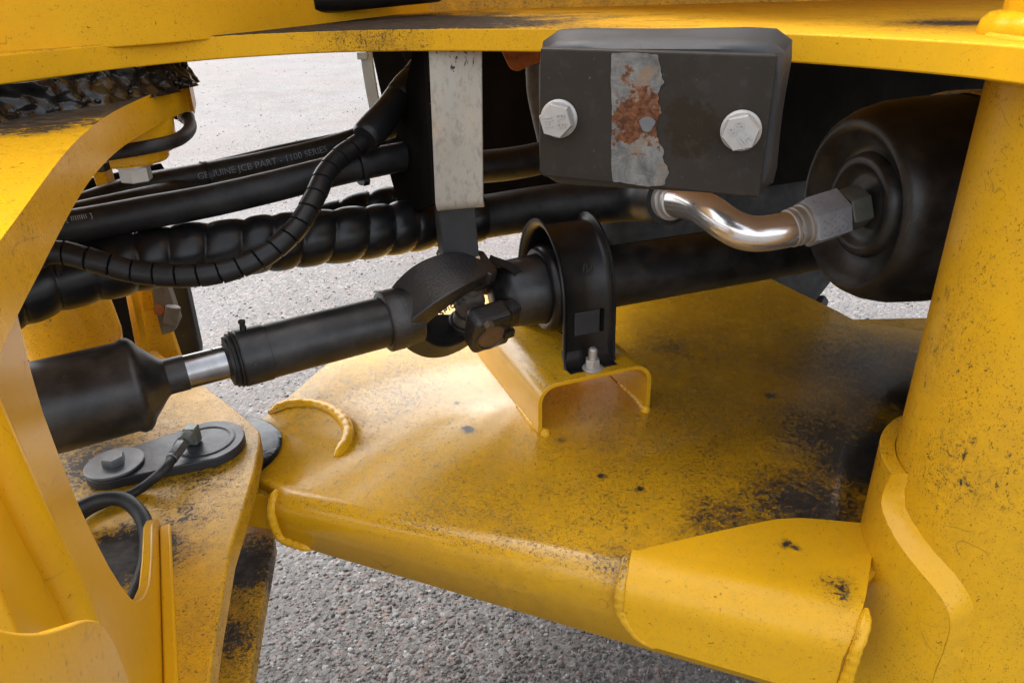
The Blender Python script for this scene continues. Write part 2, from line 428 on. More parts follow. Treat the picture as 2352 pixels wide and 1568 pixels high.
# one sheet, gently uneven near the machine
nx = 90; gx = np.concatenate([[-300, -60, -15], np.linspace(-6, 6, nx), [15, 60, 300]]); gy = np.concatenate([[-300, -40, -8], np.linspace(-1, 14, nx), [30, 80, 300]])
V = [(x, y, .012*math.sin(1.7*x+.6)*math.cos(1.3*y) + .006*math.sin(5.1*x+2*y) if abs(x) < 6 and -1 < y < 14 else 0) for y in gy for x in gx]
n_ = len(gx); F = [(j*n_+i, j*n_+i+1, (j+1)*n_+i+1, (j+1)*n_+i) for j in range(len(gy)-1) for i in range(n_-1)]
g = mk('ground', (V, F), M['ground']); g['kind'] = 'structure'; g['label'] = 'grey compacted gravel ground'; 
def gz(x, y): return .012*np.sin(1.7*x+.6)*np.cos(1.3*y)+.006*np.sin(5.1*x+2*y)
def stones(zones):
    t = (1+5**.5)/2
    iv = np.array([(-1, t, 0), (1, t, 0), (-1, -t, 0), (1, -t, 0), (0, -1, t), (0, 1, t), (0, -1, -t), (0, 1, -t), (t, 0, -1), (t, 0, 1), (-t, 0, -1), (-t, 0, 1)])/math.sqrt(1+t*t)
    fi = np.array([(0, 11, 5), (0, 5, 1), (0, 1, 7), (0, 7, 10), (0, 10, 11), (1, 5, 9), (5, 11, 4), (11, 10, 2), (10, 7, 6), (7, 1, 8), (3, 9, 4), (3, 4, 2), (3, 2, 6), (3, 6, 8), (3, 8, 9), (4, 9, 5), (2, 4, 11), (6, 2, 10), (8, 6, 7), (9, 8, 1)])
    VV, FF, CC = [], [], []; off = 0
    for x0, x1, y0, y1, n, s0, s1 in zones:
        # thinner with distance: as many stones per metre of y as 1/y^2
        pyy = 1/(1/y0+(1/y1-1/y0)*rng.random(n)); px = pyy*rng.uniform(x0, x1, n)
        s0 = s0*(1+pyy*.35); s1 = s1*(1+pyy*.12)
        s = s0*(s1/s0)**(rng.random(n)**2.6)
        sc = s[:, None]*np.stack([rng.uniform(.75, 1.35, n), rng.uniform(.7, 1.1, n), rng.uniform(.45, .85, n)], 1)
        a = rng.uniform(0, 6.28, n); p = iv[None]*(1+rng.uniform(-.22, .22, (n, 12, 1)))*sc[:, None, :]
        x = p[..., 0]*np.cos(a)[:, None]-p[..., 1]*np.sin(a)[:, None]; y = p[..., 0]*np.sin(a)[:, None]+p[..., 1]*np.cos(a)[:, None]
        z = p[..., 2]+(gz(px, pyy)+s*rng.uniform(-.45, .25, n))[:, None]
        VV.append(np.stack([x+px[:, None], y+pyy[:, None], z], -1).reshape(-1, 3))
        FF.append((fi[None]+(np.arange(n)*12)[:, None, None]+off).reshape(-1, 3)); off += n*12
        g_ = rng.random(n); base = np.full((n, 3), 1.0)*(.050+.115*rng.random(n)**1.4)[:, None]*np.array([1, .965, .93])
        pk = g_ > .80; base[pk] = base[pk]*np.array([1.25, .92, .84]); wh = g_ < .05; base[wh] = (.19+.12*rng.random(wh.sum()))[:, None]*np.array([1, .99, .97])
        CC.append(np.repeat(np.concatenate([base, np.ones((n, 1))], 1), 12, 0))
    VV = np.concatenate(VV); FF = np.concatenate(FF); CC = np.concatenate(CC)
    me = bpy.data.meshes.new('gravel'); me.vertices.add(len(VV)); me.vertices.foreach_set('co', VV.ravel())
    me.loops.add(len(FF)*3); me.polygons.add(len(FF)); me.loops.foreach_set('vertex_index', FF.ravel().astype(np.int32))
    me.polygons.foreach_set('loop_start', np.arange(0, len(FF)*3, 3, dtype=np.int32)); me.update(calc_edges=True)
    me.polygons.foreach_set('use_smooth', np.ones(len(FF), bool))
    at = me.color_attributes.new('stone', 'FLOAT_COLOR', 'POINT'); at.data.foreach_set('color', CC.astype(np.float32).ravel())
    b = NB('gravel_stones'); a = b.n('ShaderNodeAttribute', attribute_name='stone')
    me.materials.append(b.out(b.mix(b.math('MULTIPLY', b.noise(300, 3), .4), a.outputs['Color'], (.06, .057, .054)), .75, 0, None, .4))
    o = bpy.data.objects.new('gravel', me); COL.objects.link(o); o['kind'] = 'stuff'; o['label'] = 'loose grey and pink gravel stones on the ground'; o['category'] = 'gravel'
stones([(-.75, .85, .75, 14, 60000, .0010, .0054)])

# ================================================================ rear frame (yellow)
rear = thing('loader_chassis', 'yellow steel rear chassis with folded lower plate, upper hitch plate and round post', 'chassis', (.2, 1.0, .3))
ST = [(pz(1900, 1000, Z_LOW), .18, 1.15), (pz(2050, 1060, Z_LOW), .15, 2.0), (pz(1980, 830, Z_LOW), .24, 1.05), (pz(1410, 1290, Z_LOW), .07, .85),  # rear right spots paint shade into the plate along with grime
      (pz(1540, 800, Z_LOW), .17, .9), (pz(1860, 1165, Z_LOW), .15, 1.35), (pz(1660, 1200, Z_LOW), .10, 1.15), (pz(740, 900, Z_LOW), .22, .75), (pz(900, 880, Z_LOW), .20, .70), (pz(1250, 1200, Z_LOW), .34, .35), (pz(1650, 1010, Z_LOW), .34, .45), (pz(2085, 900, Z_LOW), .16, 1.5)] + [(pz(u, v, Z_LOW), r, k) for u, v, r, k in ((1381, 1092, .010, 1.7), (1076, 985, .016, 1.3), (1050, 925, .012, 1.2), (1468, 1122, .010, 1.3), (1290, 1010, .014, 1.1), (1770, 908, .018, 1.2))]
M['y_low'] = yellow('yellow_lower_plate', .20, .30, ST, .24, specks=1.12, spec=.5, coat=.22, settle=.07)
M['y_top'] = yellow('yellow_top_plate', .2, .45, [(Vec((-.16, .95, Z_TOP-.01)), .12, .75)], .58, specks=.85, settle=.035, spec=.15, top_stain_shade=[(Vec((.45, .80, Z_TOP)), .10, 1.5), (Vec((-.22, 1.08, Z_TOP)), .46, 2.4)])  # widest top spot is grime plus painted shade of the body above
M['y_post'] = yellow('yellow_post', .32, .16, [(pd(u, v, .70), .10, k) for u, v, k in ((2225, 1068, .62), (2312, 1000, .70), (2290, 720, .5), (2150, 800, .5))] + [(pd(2072, 1242, .70), .016, 2.0), (pd(2070, 1080, .80), .035, 1.0), (pd(2190, 1020, .75), .25, .30)], .32, specks=.5, streak=1.6)
M['y_clean'] = yellow('yellow_clean', .05, .14, [(pz(1806, 1249, Z_LOW+.011), .011, 1.9), (pz(1825, 1256, Z_LOW+.011), .008, 1.9), (pz(1925, 1350, Z_LOW+.011), .03, 1.0)], .28, specks=.5, hair=0)
M['y_front'] = yellow('yellow_front_frame', .06, .10, (), .24, specks=.1, hair=.3)
M['y_hitch'] = yellow('yellow_hitch_plate', .29, .5, [(pz(285, 1275, Z_FRT), .09, 2.2), (pz(210, 1060, Z_FRT), .16, 1.15), (pz(470, 1080, Z_FRT), .13, .85), (pz(440, 1180, Z_FRT), .10, .70)], .34, specks=.9)
M['y_clevis'] = yellow('yellow_clevis_worn', .50, .6, [(pz(565, 1300, .47), .09, 1.4), (pz(530, 1460, .47), .08, .9)], .4, specks=.9)
M['y_lug'] = yellow('yellow_upper_lug', .10, .22, (), .30, specks=.6, spec=.15, top_stain_shade=[(Vec((-.48, .84, 1.05)), .32, 4.2)])

# upper hitch plate: concave front edge
edge = [pz(*q, Z_TOP) for q in [(0, 125), (200, 105), (430, 85), (700, 71), (900, 66), (1150, 64), (1500, 66), (1830, 76), (2050, 86), (2250, 97), (2352, 106)]]
edge = [Vec((-.56, .50, Z_TOP)), Vec((-.47, .62, Z_TOP))] + edge + [Vec((.372, .48, Z_TOP)), Vec((.40, .40, Z_TOP)), Vec((.50, .34, Z_TOP))]
edge = arc_smooth(edge, 2, False)
outl = edge + [Vec((.95, .36, Z_TOP)), Vec((1.3, 2.24, Z_TOP)), Vec((-.10, 1.75, Z_TOP)), Vec((-.13, 1.50, Z_TOP)), Vec((-.7, 1.15, Z_TOP)), Vec((-.8, .55, Z_TOP))]
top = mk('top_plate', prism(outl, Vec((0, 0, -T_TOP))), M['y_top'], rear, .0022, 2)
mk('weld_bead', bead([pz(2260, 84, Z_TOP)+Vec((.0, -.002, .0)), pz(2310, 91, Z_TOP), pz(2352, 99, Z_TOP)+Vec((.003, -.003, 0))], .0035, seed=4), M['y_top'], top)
# web standing on the upper plate
wp = [pz(*q, Z_TOP) for q in [(0, 118), (440, 88), (700, 60), (900, 35)]]
wp = [wp[0]+(wp[0]-wp[1])*.9] + wp + [Vec((-.14, 1.52, Z_TOP))]
wp = arc_smooth(wp, 2, False)
web_out = wp + [p + Vec((-.03, .012, 0)) for p in reversed(wp)]
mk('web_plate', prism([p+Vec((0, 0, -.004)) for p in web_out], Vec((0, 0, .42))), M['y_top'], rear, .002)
# lower plate: flat with a front edge folded down
def smooth01(t): return t*t*(3-2*t)
FA = pz(632, 1122, Z_LOW); FB = pz(1440, 1278, Z_LOW)
FDIR = (FB-FA).normalized(); FN = Vec((FDIR.y, -FDIR.x, 0))          # towards the camera
def fold_rows(p0, p1, h0, h1, r0, r1, n, up=0.0, seg=7):
    rows = []
    for i in range(n+1):
        k = i/n; p = p0.lerp(p1, k); h = h0+(h1-h0)*k; r = r0+(r1-r0)*k
        row = []
        for j in range(seg+1):
            a = math.pi/2*j/seg
            row.append(p + FN*(math.sin(a)*r) + Vec((0, 0, -(1-math.cos(a))*r+up)))
        row.append(p + FN*r + Vec((0, 0, -h+up)))
        rows.append(row)
    return rows
L = (FB-FA).length
FE = FA + FDIR*(L*1.50)
FH0, FH1, FR0, FR1 = .066, .114, .020, .035
rows = fold_rows(FA, FE, FH0, FH1, FR0, FR1, 24)
V = []; F = []
nc = len(rows[0])
for r in rows: V += r
for i in range(len(rows)-1):
    for j in range(nc-1): F.append((i*nc+j, i*nc+j+1, (i+1)*nc+j+1, (i+1)*nc+j))
far = [pz(2140, 1100, Z_LOW), Vec((.75, .75, Z_LOW)), Vec((.80, 1.16, Z_LOW)), pz(1965, 737, Z_LOW), pz(1925, 715, Z_LOW), pz(1770, 640, Z_LOW), Vec((.10, 1.66, Z_LOW)), Vec((-.18, 1.42, Z_LOW)), pz(740, 845, Z_LOW), pz(598, 966, Z_LOW), pz(560, 1010, Z_LOW), pz(560, 1080, Z_LOW)]
far = [FE+FDIR*.04-FN*.06] + far
o_ = len(V); V += far
F.append(tuple([i*nc for i in range(len(rows))] + [o_+i for i in range(len(far))]))
low = mk('lower_plate', (V, F), M['y_low'], rear, solid=.014, ang=50)
# thick tongue (pivot boss) under the plate's left end and the welds around it
tg = [FA+FDIR*.012-FN*.004, FA-FDIR*.06-FN*.0, pz(545, 1140, Z_LOW-.004), pz(520, 1060, Z_LOW-.004), pz(590, 990, Z_LOW-.004)+Vec((0, .02, 0)), FA+Vec((.02, .2, 0))]
tg = [Vec((p.x, p.y, Z_LOW-.016)) for p in tg]
mk('pivot_tongue', prism(tg, Vec((0, 0, -.058))), M['y_low'], rear, .004)
mk('weld_bead', bead([pz(618, 948, Z_LOW), pz(660, 930, Z_LOW), pz(715, 928, Z_LOW), pz(765, 945, Z_LOW), pz(795, 975, Z_LOW), pz(797, 1010, Z_LOW), pz(770, 1050, Z_LOW)], .0092, seed=1), M['y_clean'], low)
e = FA+FDIR*.004
mk('weld_bead', bead([e+FN*.002+Vec((0, 0, .001)), e+FN*.012+Vec((0, 0, -.006)), e+FN*.021+Vec((0, 0, -.025)), e+FN*.021+FDIR*.003+Vec((0, 0, -.05)), e+FN*.021+FDIR*.012+Vec((0, 0, -.063)), e+FN*.019+FDIR*.05+Vec((0, 0, -.070))], .006, seed=2), M['y_clean'], low)
# doubler plate wrapped over the fold
D0 = .5*0
DZ = .011
k0 = (pz(1446, 1282, Z_LOW+DZ)-FA).dot(FDIR); k1 = (FE-FA).length-.001
def fold_at(s):
    k = s/(FE-FA).length; return FA+FDIR*s, FH0+(FH1-FH0)*k, FR0+(FR1-FR0)*k
V = []; F = []; seg = 8; N = 40
topp = []
for u_, v_ in ((1447, 1290), (1462, 1268), (1500, 1253), (1600, 1226), (1700, 1197), (1745, 1184), (1790, 1179), (1850, 1182), (1985, 1190)):
    p_ = pz(u_, v_, Z_LOW+DZ)-FA; topp.append((p_.dot(FDIR), max(.002, -p_.dot(FN))))
for i in range(N+1):
    s = k0+(k1-k0)*i/N; p, h, r = fold_at(s); q = i/N
    # far (top) end of the row follows the traced outline
    d = np.interp(s, [a for a, _ in topp], [b for _, b in topp])
    bot = h-.018 - .030*max(0, 1-q/.14)**1.6
    V += [p-FN*d+FDIR*(.050*q*q)+Vec((0, 0, DZ)), p-FN*(d*.5)+FDIR*(.030*q*q)+Vec((0, 0, DZ))]
    for j in range(seg+1):
        a = math.pi/2*j/seg; V.append(p+FDIR*(.018*q*q*(1-j/seg))+FN*(math.sin(a)*(r+DZ))+Vec((0, 0, DZ-(1-math.cos(a))*(r+DZ))))
    V.append(p+FN*(r+DZ)+Vec((0, 0, -bot)))
nc = seg+4
for i in range(N):
    for j in range(nc-1): F.append((i*nc+j, i*nc+j+1, (i+1)*nc+j+1, (i+1)*nc+j))
dbl = mk('doubler_plate', (V, F), M['y_clean'], rear, bevel=.002, solid=.0105, ang=50)
lv = [V[j] for j in range(nc)]
mk('weld_bead', bead([lv[2]+FDIR*-.002-Z*.004, lv[5]-FDIR*.004-Z*.004, lv[8]-FDIR*.005-FN*.003, lv[10]-FDIR*.005-FN*.004, lv[11]-FDIR*.003-FN*.004+Z*.004, V[nc*3+nc-1]-FN*.005-Z*.003, V[nc*8+nc-1]-FN*.006-Z*.003], .006, .002, seed=3), M['y_low'], dbl)
rv = [V[N*nc+j] for j in range(nc)]
mk('weld_bead', bead([rv[4]+FDIR*.004-FN*.002, rv[7]+FDIR*.006, rv[9]+FDIR*.007, rv[11]+FDIR*.006, rv[11]+FDIR*.004-Z*.03], .0065, .0016, seed=5), M['y_clean'], dbl)
# round post and the curved shell wrapped round its foot
PR = .11; pa = math.radians(31.75)+math.asin(PR/.80); PC = Vec((math.sin(pa)*.80, math.cos(pa)*.80, 0))
post = mk('post', lathe([(0, PR), (.9, PR), (1.6, PR)], PC+Vec((0, 0, .25)), Z, 96), M['y_post'], rear)
SH = PR+.016
def on_cyl(u, v, R):
    d = ray(u, v); o = CAM-PC; a = d.x**2+d.y**2; b = 2*(o.x*d.x+o.y*d.y); c = o.x**2+o.y**2-R*R
    t = (-b-math.sqrt(max(0, b*b-4*a*c)))/(2*a); p = CAM+d*t
    return math.atan2(p.y-PC.y, p.x-PC.x), p.z
cv = [on_cyl(*q, SH) for q in [(2052, 1090), (2030, 1120), (2022, 1165), (2045, 1220), (2090, 1280), (2140, 1335), (2180, 1395), (2185, 1440), (2170, 1490), (2150, 1540), (2130, 1600)]]
th0 = cv[0][0]
zs = [c[1] for c in cv]; ths = [c[0] % (2*math.pi) for c in cv]
zz = np.linspace(max(zs), .28, 60); zt = np.interp(zz, zs[::-1], ths[::-1])
ker = np.array([1, 2, 3, 2, 1])/9; zt2 = np.convolve(np.pad(zt, 2, mode='edge'), ker, 'valid')
V = []; F = []; nt_ = 40; tb = math.radians(120)
for i, z in enumerate(zz):
    for j in range(nt_+1):
        th = tb+(zt2[i]-tb)*j/nt_; V.append(Vec((PC.x+SH*math.cos(th), PC.y+SH*math.sin(th), z)))
for i in range(len(zz)-1):
    for j in range(nt_): F.append((i*(nt_+1)+j, (i+1)*(nt_+1)+j, (i+1)*(nt_+1)+j+1, i*(nt_+1)+j+1))
shell = mk('post_shell', (V, F), M['y_post'], rear, bevel=.003, solid=.0155, ang=40)
cu = [(zt2[i]*SH, zz[i]) for i in range(len(zz))]
V = []; F = []; nf = 6; rn = random.Random(31)
for i, (a_, z) in enumerate(cu):
    p0 = cu[max(0, i-2)]; p1 = cu[min(len(cu)-1, i+2)]; tx_, tz_ = p1[0]-p0[0], p1[1]-p0[1]; ll = math.hypot(tx_, tz_)
    nx_, nz_ = -tz_/ll, tx_/ll
    if nx_ < 0: nx_, nz_ = -nx_, -nz_
    wdt = min(1, i/6)*.019+.0012*math.sin(i*.55)+.001*math.sin(i*1.7)
    for j in range(nf+1):
        k = j/nf; aa = a_+nx_*wdt*k; zq = z+nz_*wdt*k; rr = (SH+.0004)*(1-k)+(PR-.001)*k-.0022*math.sin(math.pi*k)+.0005*math.sin(i*1.3+k*2)
        th = aa/SH; V.append(Vec((PC.x+rr*math.cos(th), PC.y+rr*math.sin(th), zq)))
for i in range(len(cu)-1):
    for j in range(nf): F.append((i*(nf+1)+j, (i+1)*(nf+1)+j, (i+1)*(nf+1)+j+1, i*(nf+1)+j+1))
mk('weld_fillet', (V, F), M['y_clean'], shell, ang=70)
mk('weld_bead', bead([PC+Vec((PR*1.04*math.cos(t), PR*1.04*math.sin(t), Z_TOP+.004)) for t in np.linspace(math.radians(150), math.radians(300), 14)], .014, .004, seed=8), M['y_clean'], post)
mk('weld_bead', bead([PC+Vec((PR*1.01*math.cos(t), PR*1.01*math.sin(t), Z_TOP-T_TOP-.004)) for t in np.linspace(math.radians(150), math.radians(300), 14)], .007, .004, seed=9), M['y_post'], post)
# far side wall of the rear frame and the cross member under the tank
wl0 = Vec((-.25, 1.72, 0)); wl1 = wl0+E2*3.2
wall = [wl0+Z*1.076, wl1+Z*1.076, wl1+Z*.62, wl0+E2*.5+Z*.60, wl0+E2*.20+Z*.64, wl0+E2*.08+Z*.90]
M['y_dirty'] = yellow('yellow_grimy', .75, .9, (), .5, specks=.9)
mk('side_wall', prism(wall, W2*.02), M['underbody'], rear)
cm = pz(1965, 737, Z_LOW)
mk('cross_member', prism([pz(1950, 733, Z_LOW-.004)-W2*.0, pz(2260, 726, Z_LOW-.004), pz(2260, 726, Z_LOW-.004)+Vec((.05, -.3, 0)), pz(2000, 800, Z_LOW-.004)], Vec((0, 0, -.09))), M['y_dirty'], rear, .002)
mk('cross_bar', obox(pz(2130, 655, .60)+Vec((.05, 0, 0)), Vec((.80, -.6, 0)), Vec((.6, .80, 0)), Z, .5, .03, .02), M['y_dirty'], rear, .002)
# seat for the bearing: a folded channel lying across the plate
CHW, CHH, CHT = .168, .070, .0065
c0 = (pz(1255, 900, Z_LOW+CHH)+pz(1490, 850, Z_LOW+CHH))/2; c0.z = Z_LOW
prof = []
rb = .024
prof.append((-CHW/2, 0))
for j in range(9):
    a = math.pi/2*j/8; prof.append((-CHW/2+rb-rb*math.cos(a), CHH-rb+rb*math.sin(a)))
for j in range(9):
    a = math.pi/2*j/8; prof.append((CHW/2-rb+rb*math.sin(a), CHH-rb+rb*math.cos(a)))
prof.append((CHW/2, 0))
V = []; F = []; NL = 12; ch0 = c0+W2*.006
for i in range(NL+1):
    k = i/NL
    for (x, z) in prof:
        V.append(ch0+E2*x+W2*(.27*k)+Z*(z+.001))
npf = len(prof)
for i in range(NL):
    for j in range(npf-1): F.append((i*npf+j, (i+1)*npf+j, (i+1)*npf+j+1, i*npf+j+1))
chan = mk('bearing_seat', (V, F), M['y_low'], rear, bevel=.001, solid=CHT, ang=40)
for sx, nm in ((-1, 11), (1, 12)):
    q = ch0+E2*(sx*CHW/2)
    mk('weld_bead', bead([q-W2*.004+E2*(-sx*.003), q+E2*(sx*.003)+W2*.03, q+E2*(sx*.003)+W2*.09], .006, .003, seed=nm), M['y_clean'], chan)
    mk('weld_bead', lathe([(-.002, .004), (0, .0072), (.004, .0068), (.008, .004), (.009, .001)], q-W2*.003-E2*(sx*.003), Z, 16), M['y_clean'], chan)

# ================================================================ front frame (yellow)
front = thing('loader_front_frame', 'yellow steel front frame with curved side plate and hitch lugs at the pivot pin', 'frame', (-.5, .75, .3))
# lower hitch plate carrying the pin retainer
hp = [pz(470, 886, Z_FRT), pz(535, 935, Z_FRT), pz(580, 972, Z_FRT), pz(596, 990, Z_FRT), pz(597, 1015, Z_FRT), pz(585, 1080, Z_FRT), pz(560, 1165, Z_FRT), pz(530, 1260, Z_FRT), pz(500, 1430, Z_FRT), pz(480, 1568, Z_FRT),
      Vec((-.255, .36, Z_FRT)), Vec((-.9, .30, Z_FRT)), Vec((-1.0, 1.0, Z_FRT)), Vec((-.60, 1.12, Z_FRT))]
hitch = mk('hitch_plate', prism(hp, Vec((0, 0, -T_FRT))), M['y_hitch'], front, .003)
# lower jaw of the clevis, worn and blackened
lj = [pz(612, 1120, .47), pz(630, 1235, .47), pz(600, 1400, .47), pz(572, 1568, .47), Vec((-.28, .36, .47)), Vec((-.9, .30, .47)), Vec((-1.0, 1.0, .47)), Vec((-.5, 1.0, .47)), Vec((-.36, .93, .47))]
mk('lower_jaw', prism(lj, Vec((0, 0, -.028))), M['y_clevis'], front, .003)
# side plate standing on the hitch plate
b0 = pz(366, 1195, Z_FRT); b1 = pz(376, 1568, Z_FRT); SDIR = (b1-b0).normalized(); SN = Vec((-SDIR.y, SDIR.x, 0))
if SN.dot(CAM-b0) < 0: SN = -SN
def sp(u, v): return pp(u, v, b0, SN)
edge_px = [(-10, 560), (22, 600), (32, 660), (45, 735), (72, 850), (100, 945), (135, 1040), (172, 1135), (212, 1222), (250, 1296), (280, 1345), (302, 1372), (318, 1378), (333, 1366), (344, 1340), (349, 1280), (351, 1205), (356, 1190), (364, 1189)]
sidep = [sp(*q) for q in edge_px]
sidep += [b0, b1, b1+SDIR*.24, b1+SDIR*.24+Z*.4]
sidep[0] = Vec((sidep[1].x, sidep[1].y, 1.017)) - SDIR*.02
sidep[-1].z = 1.017
side = mk('side_plate', prism(sidep, -SN*.010), M['y_front'], front, .002, 3)
mk('weld_bead', obox(b0.lerp(b1, .56)+SN*.0065+Z*.002, SDIR, SN, Z, (b1-b0).length*.98, .012, .0075), M['y_front'], hitch, .003, 3)
# folded ridge on the side plate and the near plate with a rounded lip
rd = [sp(-190, 640)+SN*.002, sp(-120, 830)+SN*.002, sp(-25, 1040)+SN*.002, sp(52, 1200)+SN*.002, sp(115, 1320)+SN*.002, sp(170, 1440)+SN*.002, sp(215, 1560)+SN*.001]
mk('ridge', tube(spline(rd, .006), .0105, 20), M['y_front'], side)
nq = SN; nq0 = b1+SN*.045+SDIR*.02
def npx(u, v): return pp(u, v, nq0, SN)
lip = [npx(*q) for q in [(-120, 1400), (-30, 1432), (40, 1450), (100, 1450), (150, 1436), (195, 1418), (230, 1422), (252, 1450), (275, 1500), (300, 1568), (330, 1650)]]
lip = arc_smooth(lip, 2, False) + [npx(330, 1900), npx(-400, 1900), npx(-400, 1400)]
mk('step_plate', prism(lip, -SN*.040), M['y_front'], front, .010, 5, ang=50)
# upper lug: thick plate with a concave front edge
ZL = 1.050
le = [pz(*q, ZL) for q in [(434, 196), (425, 188), (380, 203), (300, 236), (240, 268), (185, 312), (140, 362), (95, 422), (45, 492), (0, 552), (-60, 640)]]
le = arc_smooth(le, 2, False)
lug_out = [Vec((-.42, 1.02, ZL)), Vec((-.395, .985, ZL))] + le + [Vec((-.30, .22, ZL)), Vec((-.8, .2, ZL)), Vec((-.9, 1.0, ZL)), Vec((-.6, 1.05, ZL))]
lug = mk('upper_lug', prism(lug_out, Vec((0, 0, -.032))), M['y_lug'], front, .0035, 3)
mk('pin_housing', lathe([(0, .046), (.004, .050), (.034, .052), (.036, .052)], Vec((PIV.x, PIV.y, ZL-.032-.034)), Z, 56), M['y_clean'], front)
mk('housing_cap', lathe([(0, .040), (.003, .043), (.012, .043)], Vec((PIV.x-.004, PIV.y, ZL-.032-.045)), Z, 48), M['y_clean'], front)
hb = mk('bolt', hexa(Vec((PIV.x+.004, PIV.y-.010, ZL-.032-.0485)), -Z, .030, .017, .35), M['zinc'], front)
mk('washer', cyl(Vec((PIV.x+.004, PIV.y-.010, ZL-.032-.0490)), Z, .020, .004), M['zinc'], hb)
# grease squeezed out of the upper joint
def lumps(center_fn, n, rmin, rmax, sd):
    rn = random.Random(sd); gs = []
    for i in range(n):
        c = center_fn(rn); r = rn.uniform(rmin, rmax)
        gs.append(lathe([(-r*.75, 0), (-r*.6, r*.6), (0, r), (r*.6, r*.6), (r*.75, 0)], c, Vec((rn.uniform(-.3, .3), rn.uniform(-.3, .3), 1)), 10))
    return join(*gs)
gr_in = [Vec((-.386, .955, 0)), Vec((-.376, .90, 0)), Vec((-.385, .83, 0)), Vec((-.40, .77, 0)), Vec((-.425, .71, 0)), Vec((-.45, .65, 0)), Vec((-.48, .60, 0))]
gp = spline(gr_in, .0025)
from mathutils import noise as mnoise
V = []; F = []; hN = 14; zg0, zg1 = ZL-.003, Z_TOP-T_TOP+.001
for i, p in enumerate(gp):
    t = (gp[min(len(gp)-1, i+1)]-gp[max(0, i-1)]).normalized(); nn = Vec((-t.y, t.x, 0)); nn = -nn if nn.x < 0 else nn
    for j in range(hN+1):
        k = j/hN; z = zg0+(zg1-zg0)*k
        q = Vec((p.x*70, p.y*70, z*95))
        en = min(1, i/14, (len(gp)-1-i)/14)
        d = en*.010*mnoise.noise(q*.45)+en*.006*mnoise.noise(q*1.1)+.0035*abs(mnoise.noise(q*2.4))
        V.append(p+nn*(d+.012*(1-k)**2)+Z*z)
for i in range(len(gp)-1):
    for j in range(hN): F.append((i*(hN+1)+j, (i+1)*(hN+1)+j, (i+1)*(hN+1)+j+1, i*(hN+1)+j+1))
core = (V, F)
def gcf(rn):
    i = rn.randrange(len(gp)); return gp[i]+Vec((rn.uniform(-.004, .012), rn.uniform(-.008, .004), ZL+rn.uniform(.0, .006)))
gre = mk('grease', join(core, lumps(gcf, 40, .0015, .0045, 3)), M['grease'], None, ang=180); gre['kind'] = 'stuff'
tag(gre, 'glossy black grease squeezed from the upper hitch joint', 'grease')
# black bushing between the lower hitch plate and the tongue
mk('pivot_seal', lathe([(0, .085), (.003, .092), (.014, .094), (.018, .088)], Vec((PIV.x+.01, PIV.y, Z_LOW-.012)), Z, 56), M['grease'], front)
# things seen through the gap behind the shaft
M['y_can'] = yellow('yellow_canister', .10, .30, (), .32, specks=.7)
cc = pd(152, 735, 1.16)
cax = Vec((-.10, 0.0, 1)).normalized()
mk('canister', lathe([(-.070, .02), (-.069, .042), (-.064, .057), (-.052, .066), (-.035, .0695), (.0, .070), (.12, .070)], cc, cax, 56), M['y_can'], front)
mk('rear_bulkhead', prism([pd(30, 560, 1.34), pd(300, 600, 1.34), pd(345, 860, 1.34), pd(380, 1000, 1.34), pd(100, 1050, 1.34)], Vec((-.03, .03, 0))), M['underbody'], front)
ang_ = [pd(298, 640, 1.28), pd(352, 640, 1.28), pd(432, 880, 1.28), pd(352, 905, 1.28)]
mk('angle_bracket', prism(ang_, Vec((0, .012, .002))), M['y_can'], front, .002)
mk('angle_flange', prism([pd(296, 630, 1.27), pd(309, 630, 1.265), pd(366, 905, 1.265), pd(350, 910, 1.27)], Vec((.004, -.03, .01))), M['y_can'], front, .002)
mk('tab', prism([pd(322, 640, 1.25), pd(345, 640, 1.25), pd(356, 712, 1.25), pd(330, 716, 1.25)], Vec((0, .01, .0))), M['y_can'], front, .002)
lev = thing('latch_lever', 'weathered grey steel latch lever with reddish bush behind the drive shaft', 'lever', pd(380, 740, 1.24))
mk('arm', prism([pd(345, 640, 1.245), pd(378, 640, 1.245), pd(398, 700, 1.245), pd(410, 735, 1.245), pd(398, 762, 1.245), pd(372, 770, 1.245), pd(362, 735, 1.245)], Vec((.0, .018, 0))), M['lever'], lev, .002)
mk('bush', cyl(pd(366, 712, 1.243), (CAM-pd(366, 712, 1.243)), .010, .006, 6), M['orange'], lev)
mk('roller', cyl(pd(392, 742, 1.243), Vec((.3, .2, 1)), .012, .03, 24), M['lever'], lev)
mk('black_guard', prism([pd(388, 640, 1.33), pd(425, 645, 1.33), pd(458, 800, 1.33), pd(458, 828, 1.33), pd(400, 850, 1.33)], Vec((.0, .02, .0))), M['black_paint'], front, .003)
mk('bracket', prism([pd(208, 392, .98), pd(240, 386, .98), pd(250, 425, .98), pd(222, 432, .98)], Vec((0, .02, 0))), M['y_can'], front, .002)
mk('hanger', prism([pd(140, 430, 1.02), pd(350, 385, 1.02), pd(372, 420, 1.02), pd(180, 470, 1.02)], Vec((0, .03, 0))), M['underbody'], front, .002)

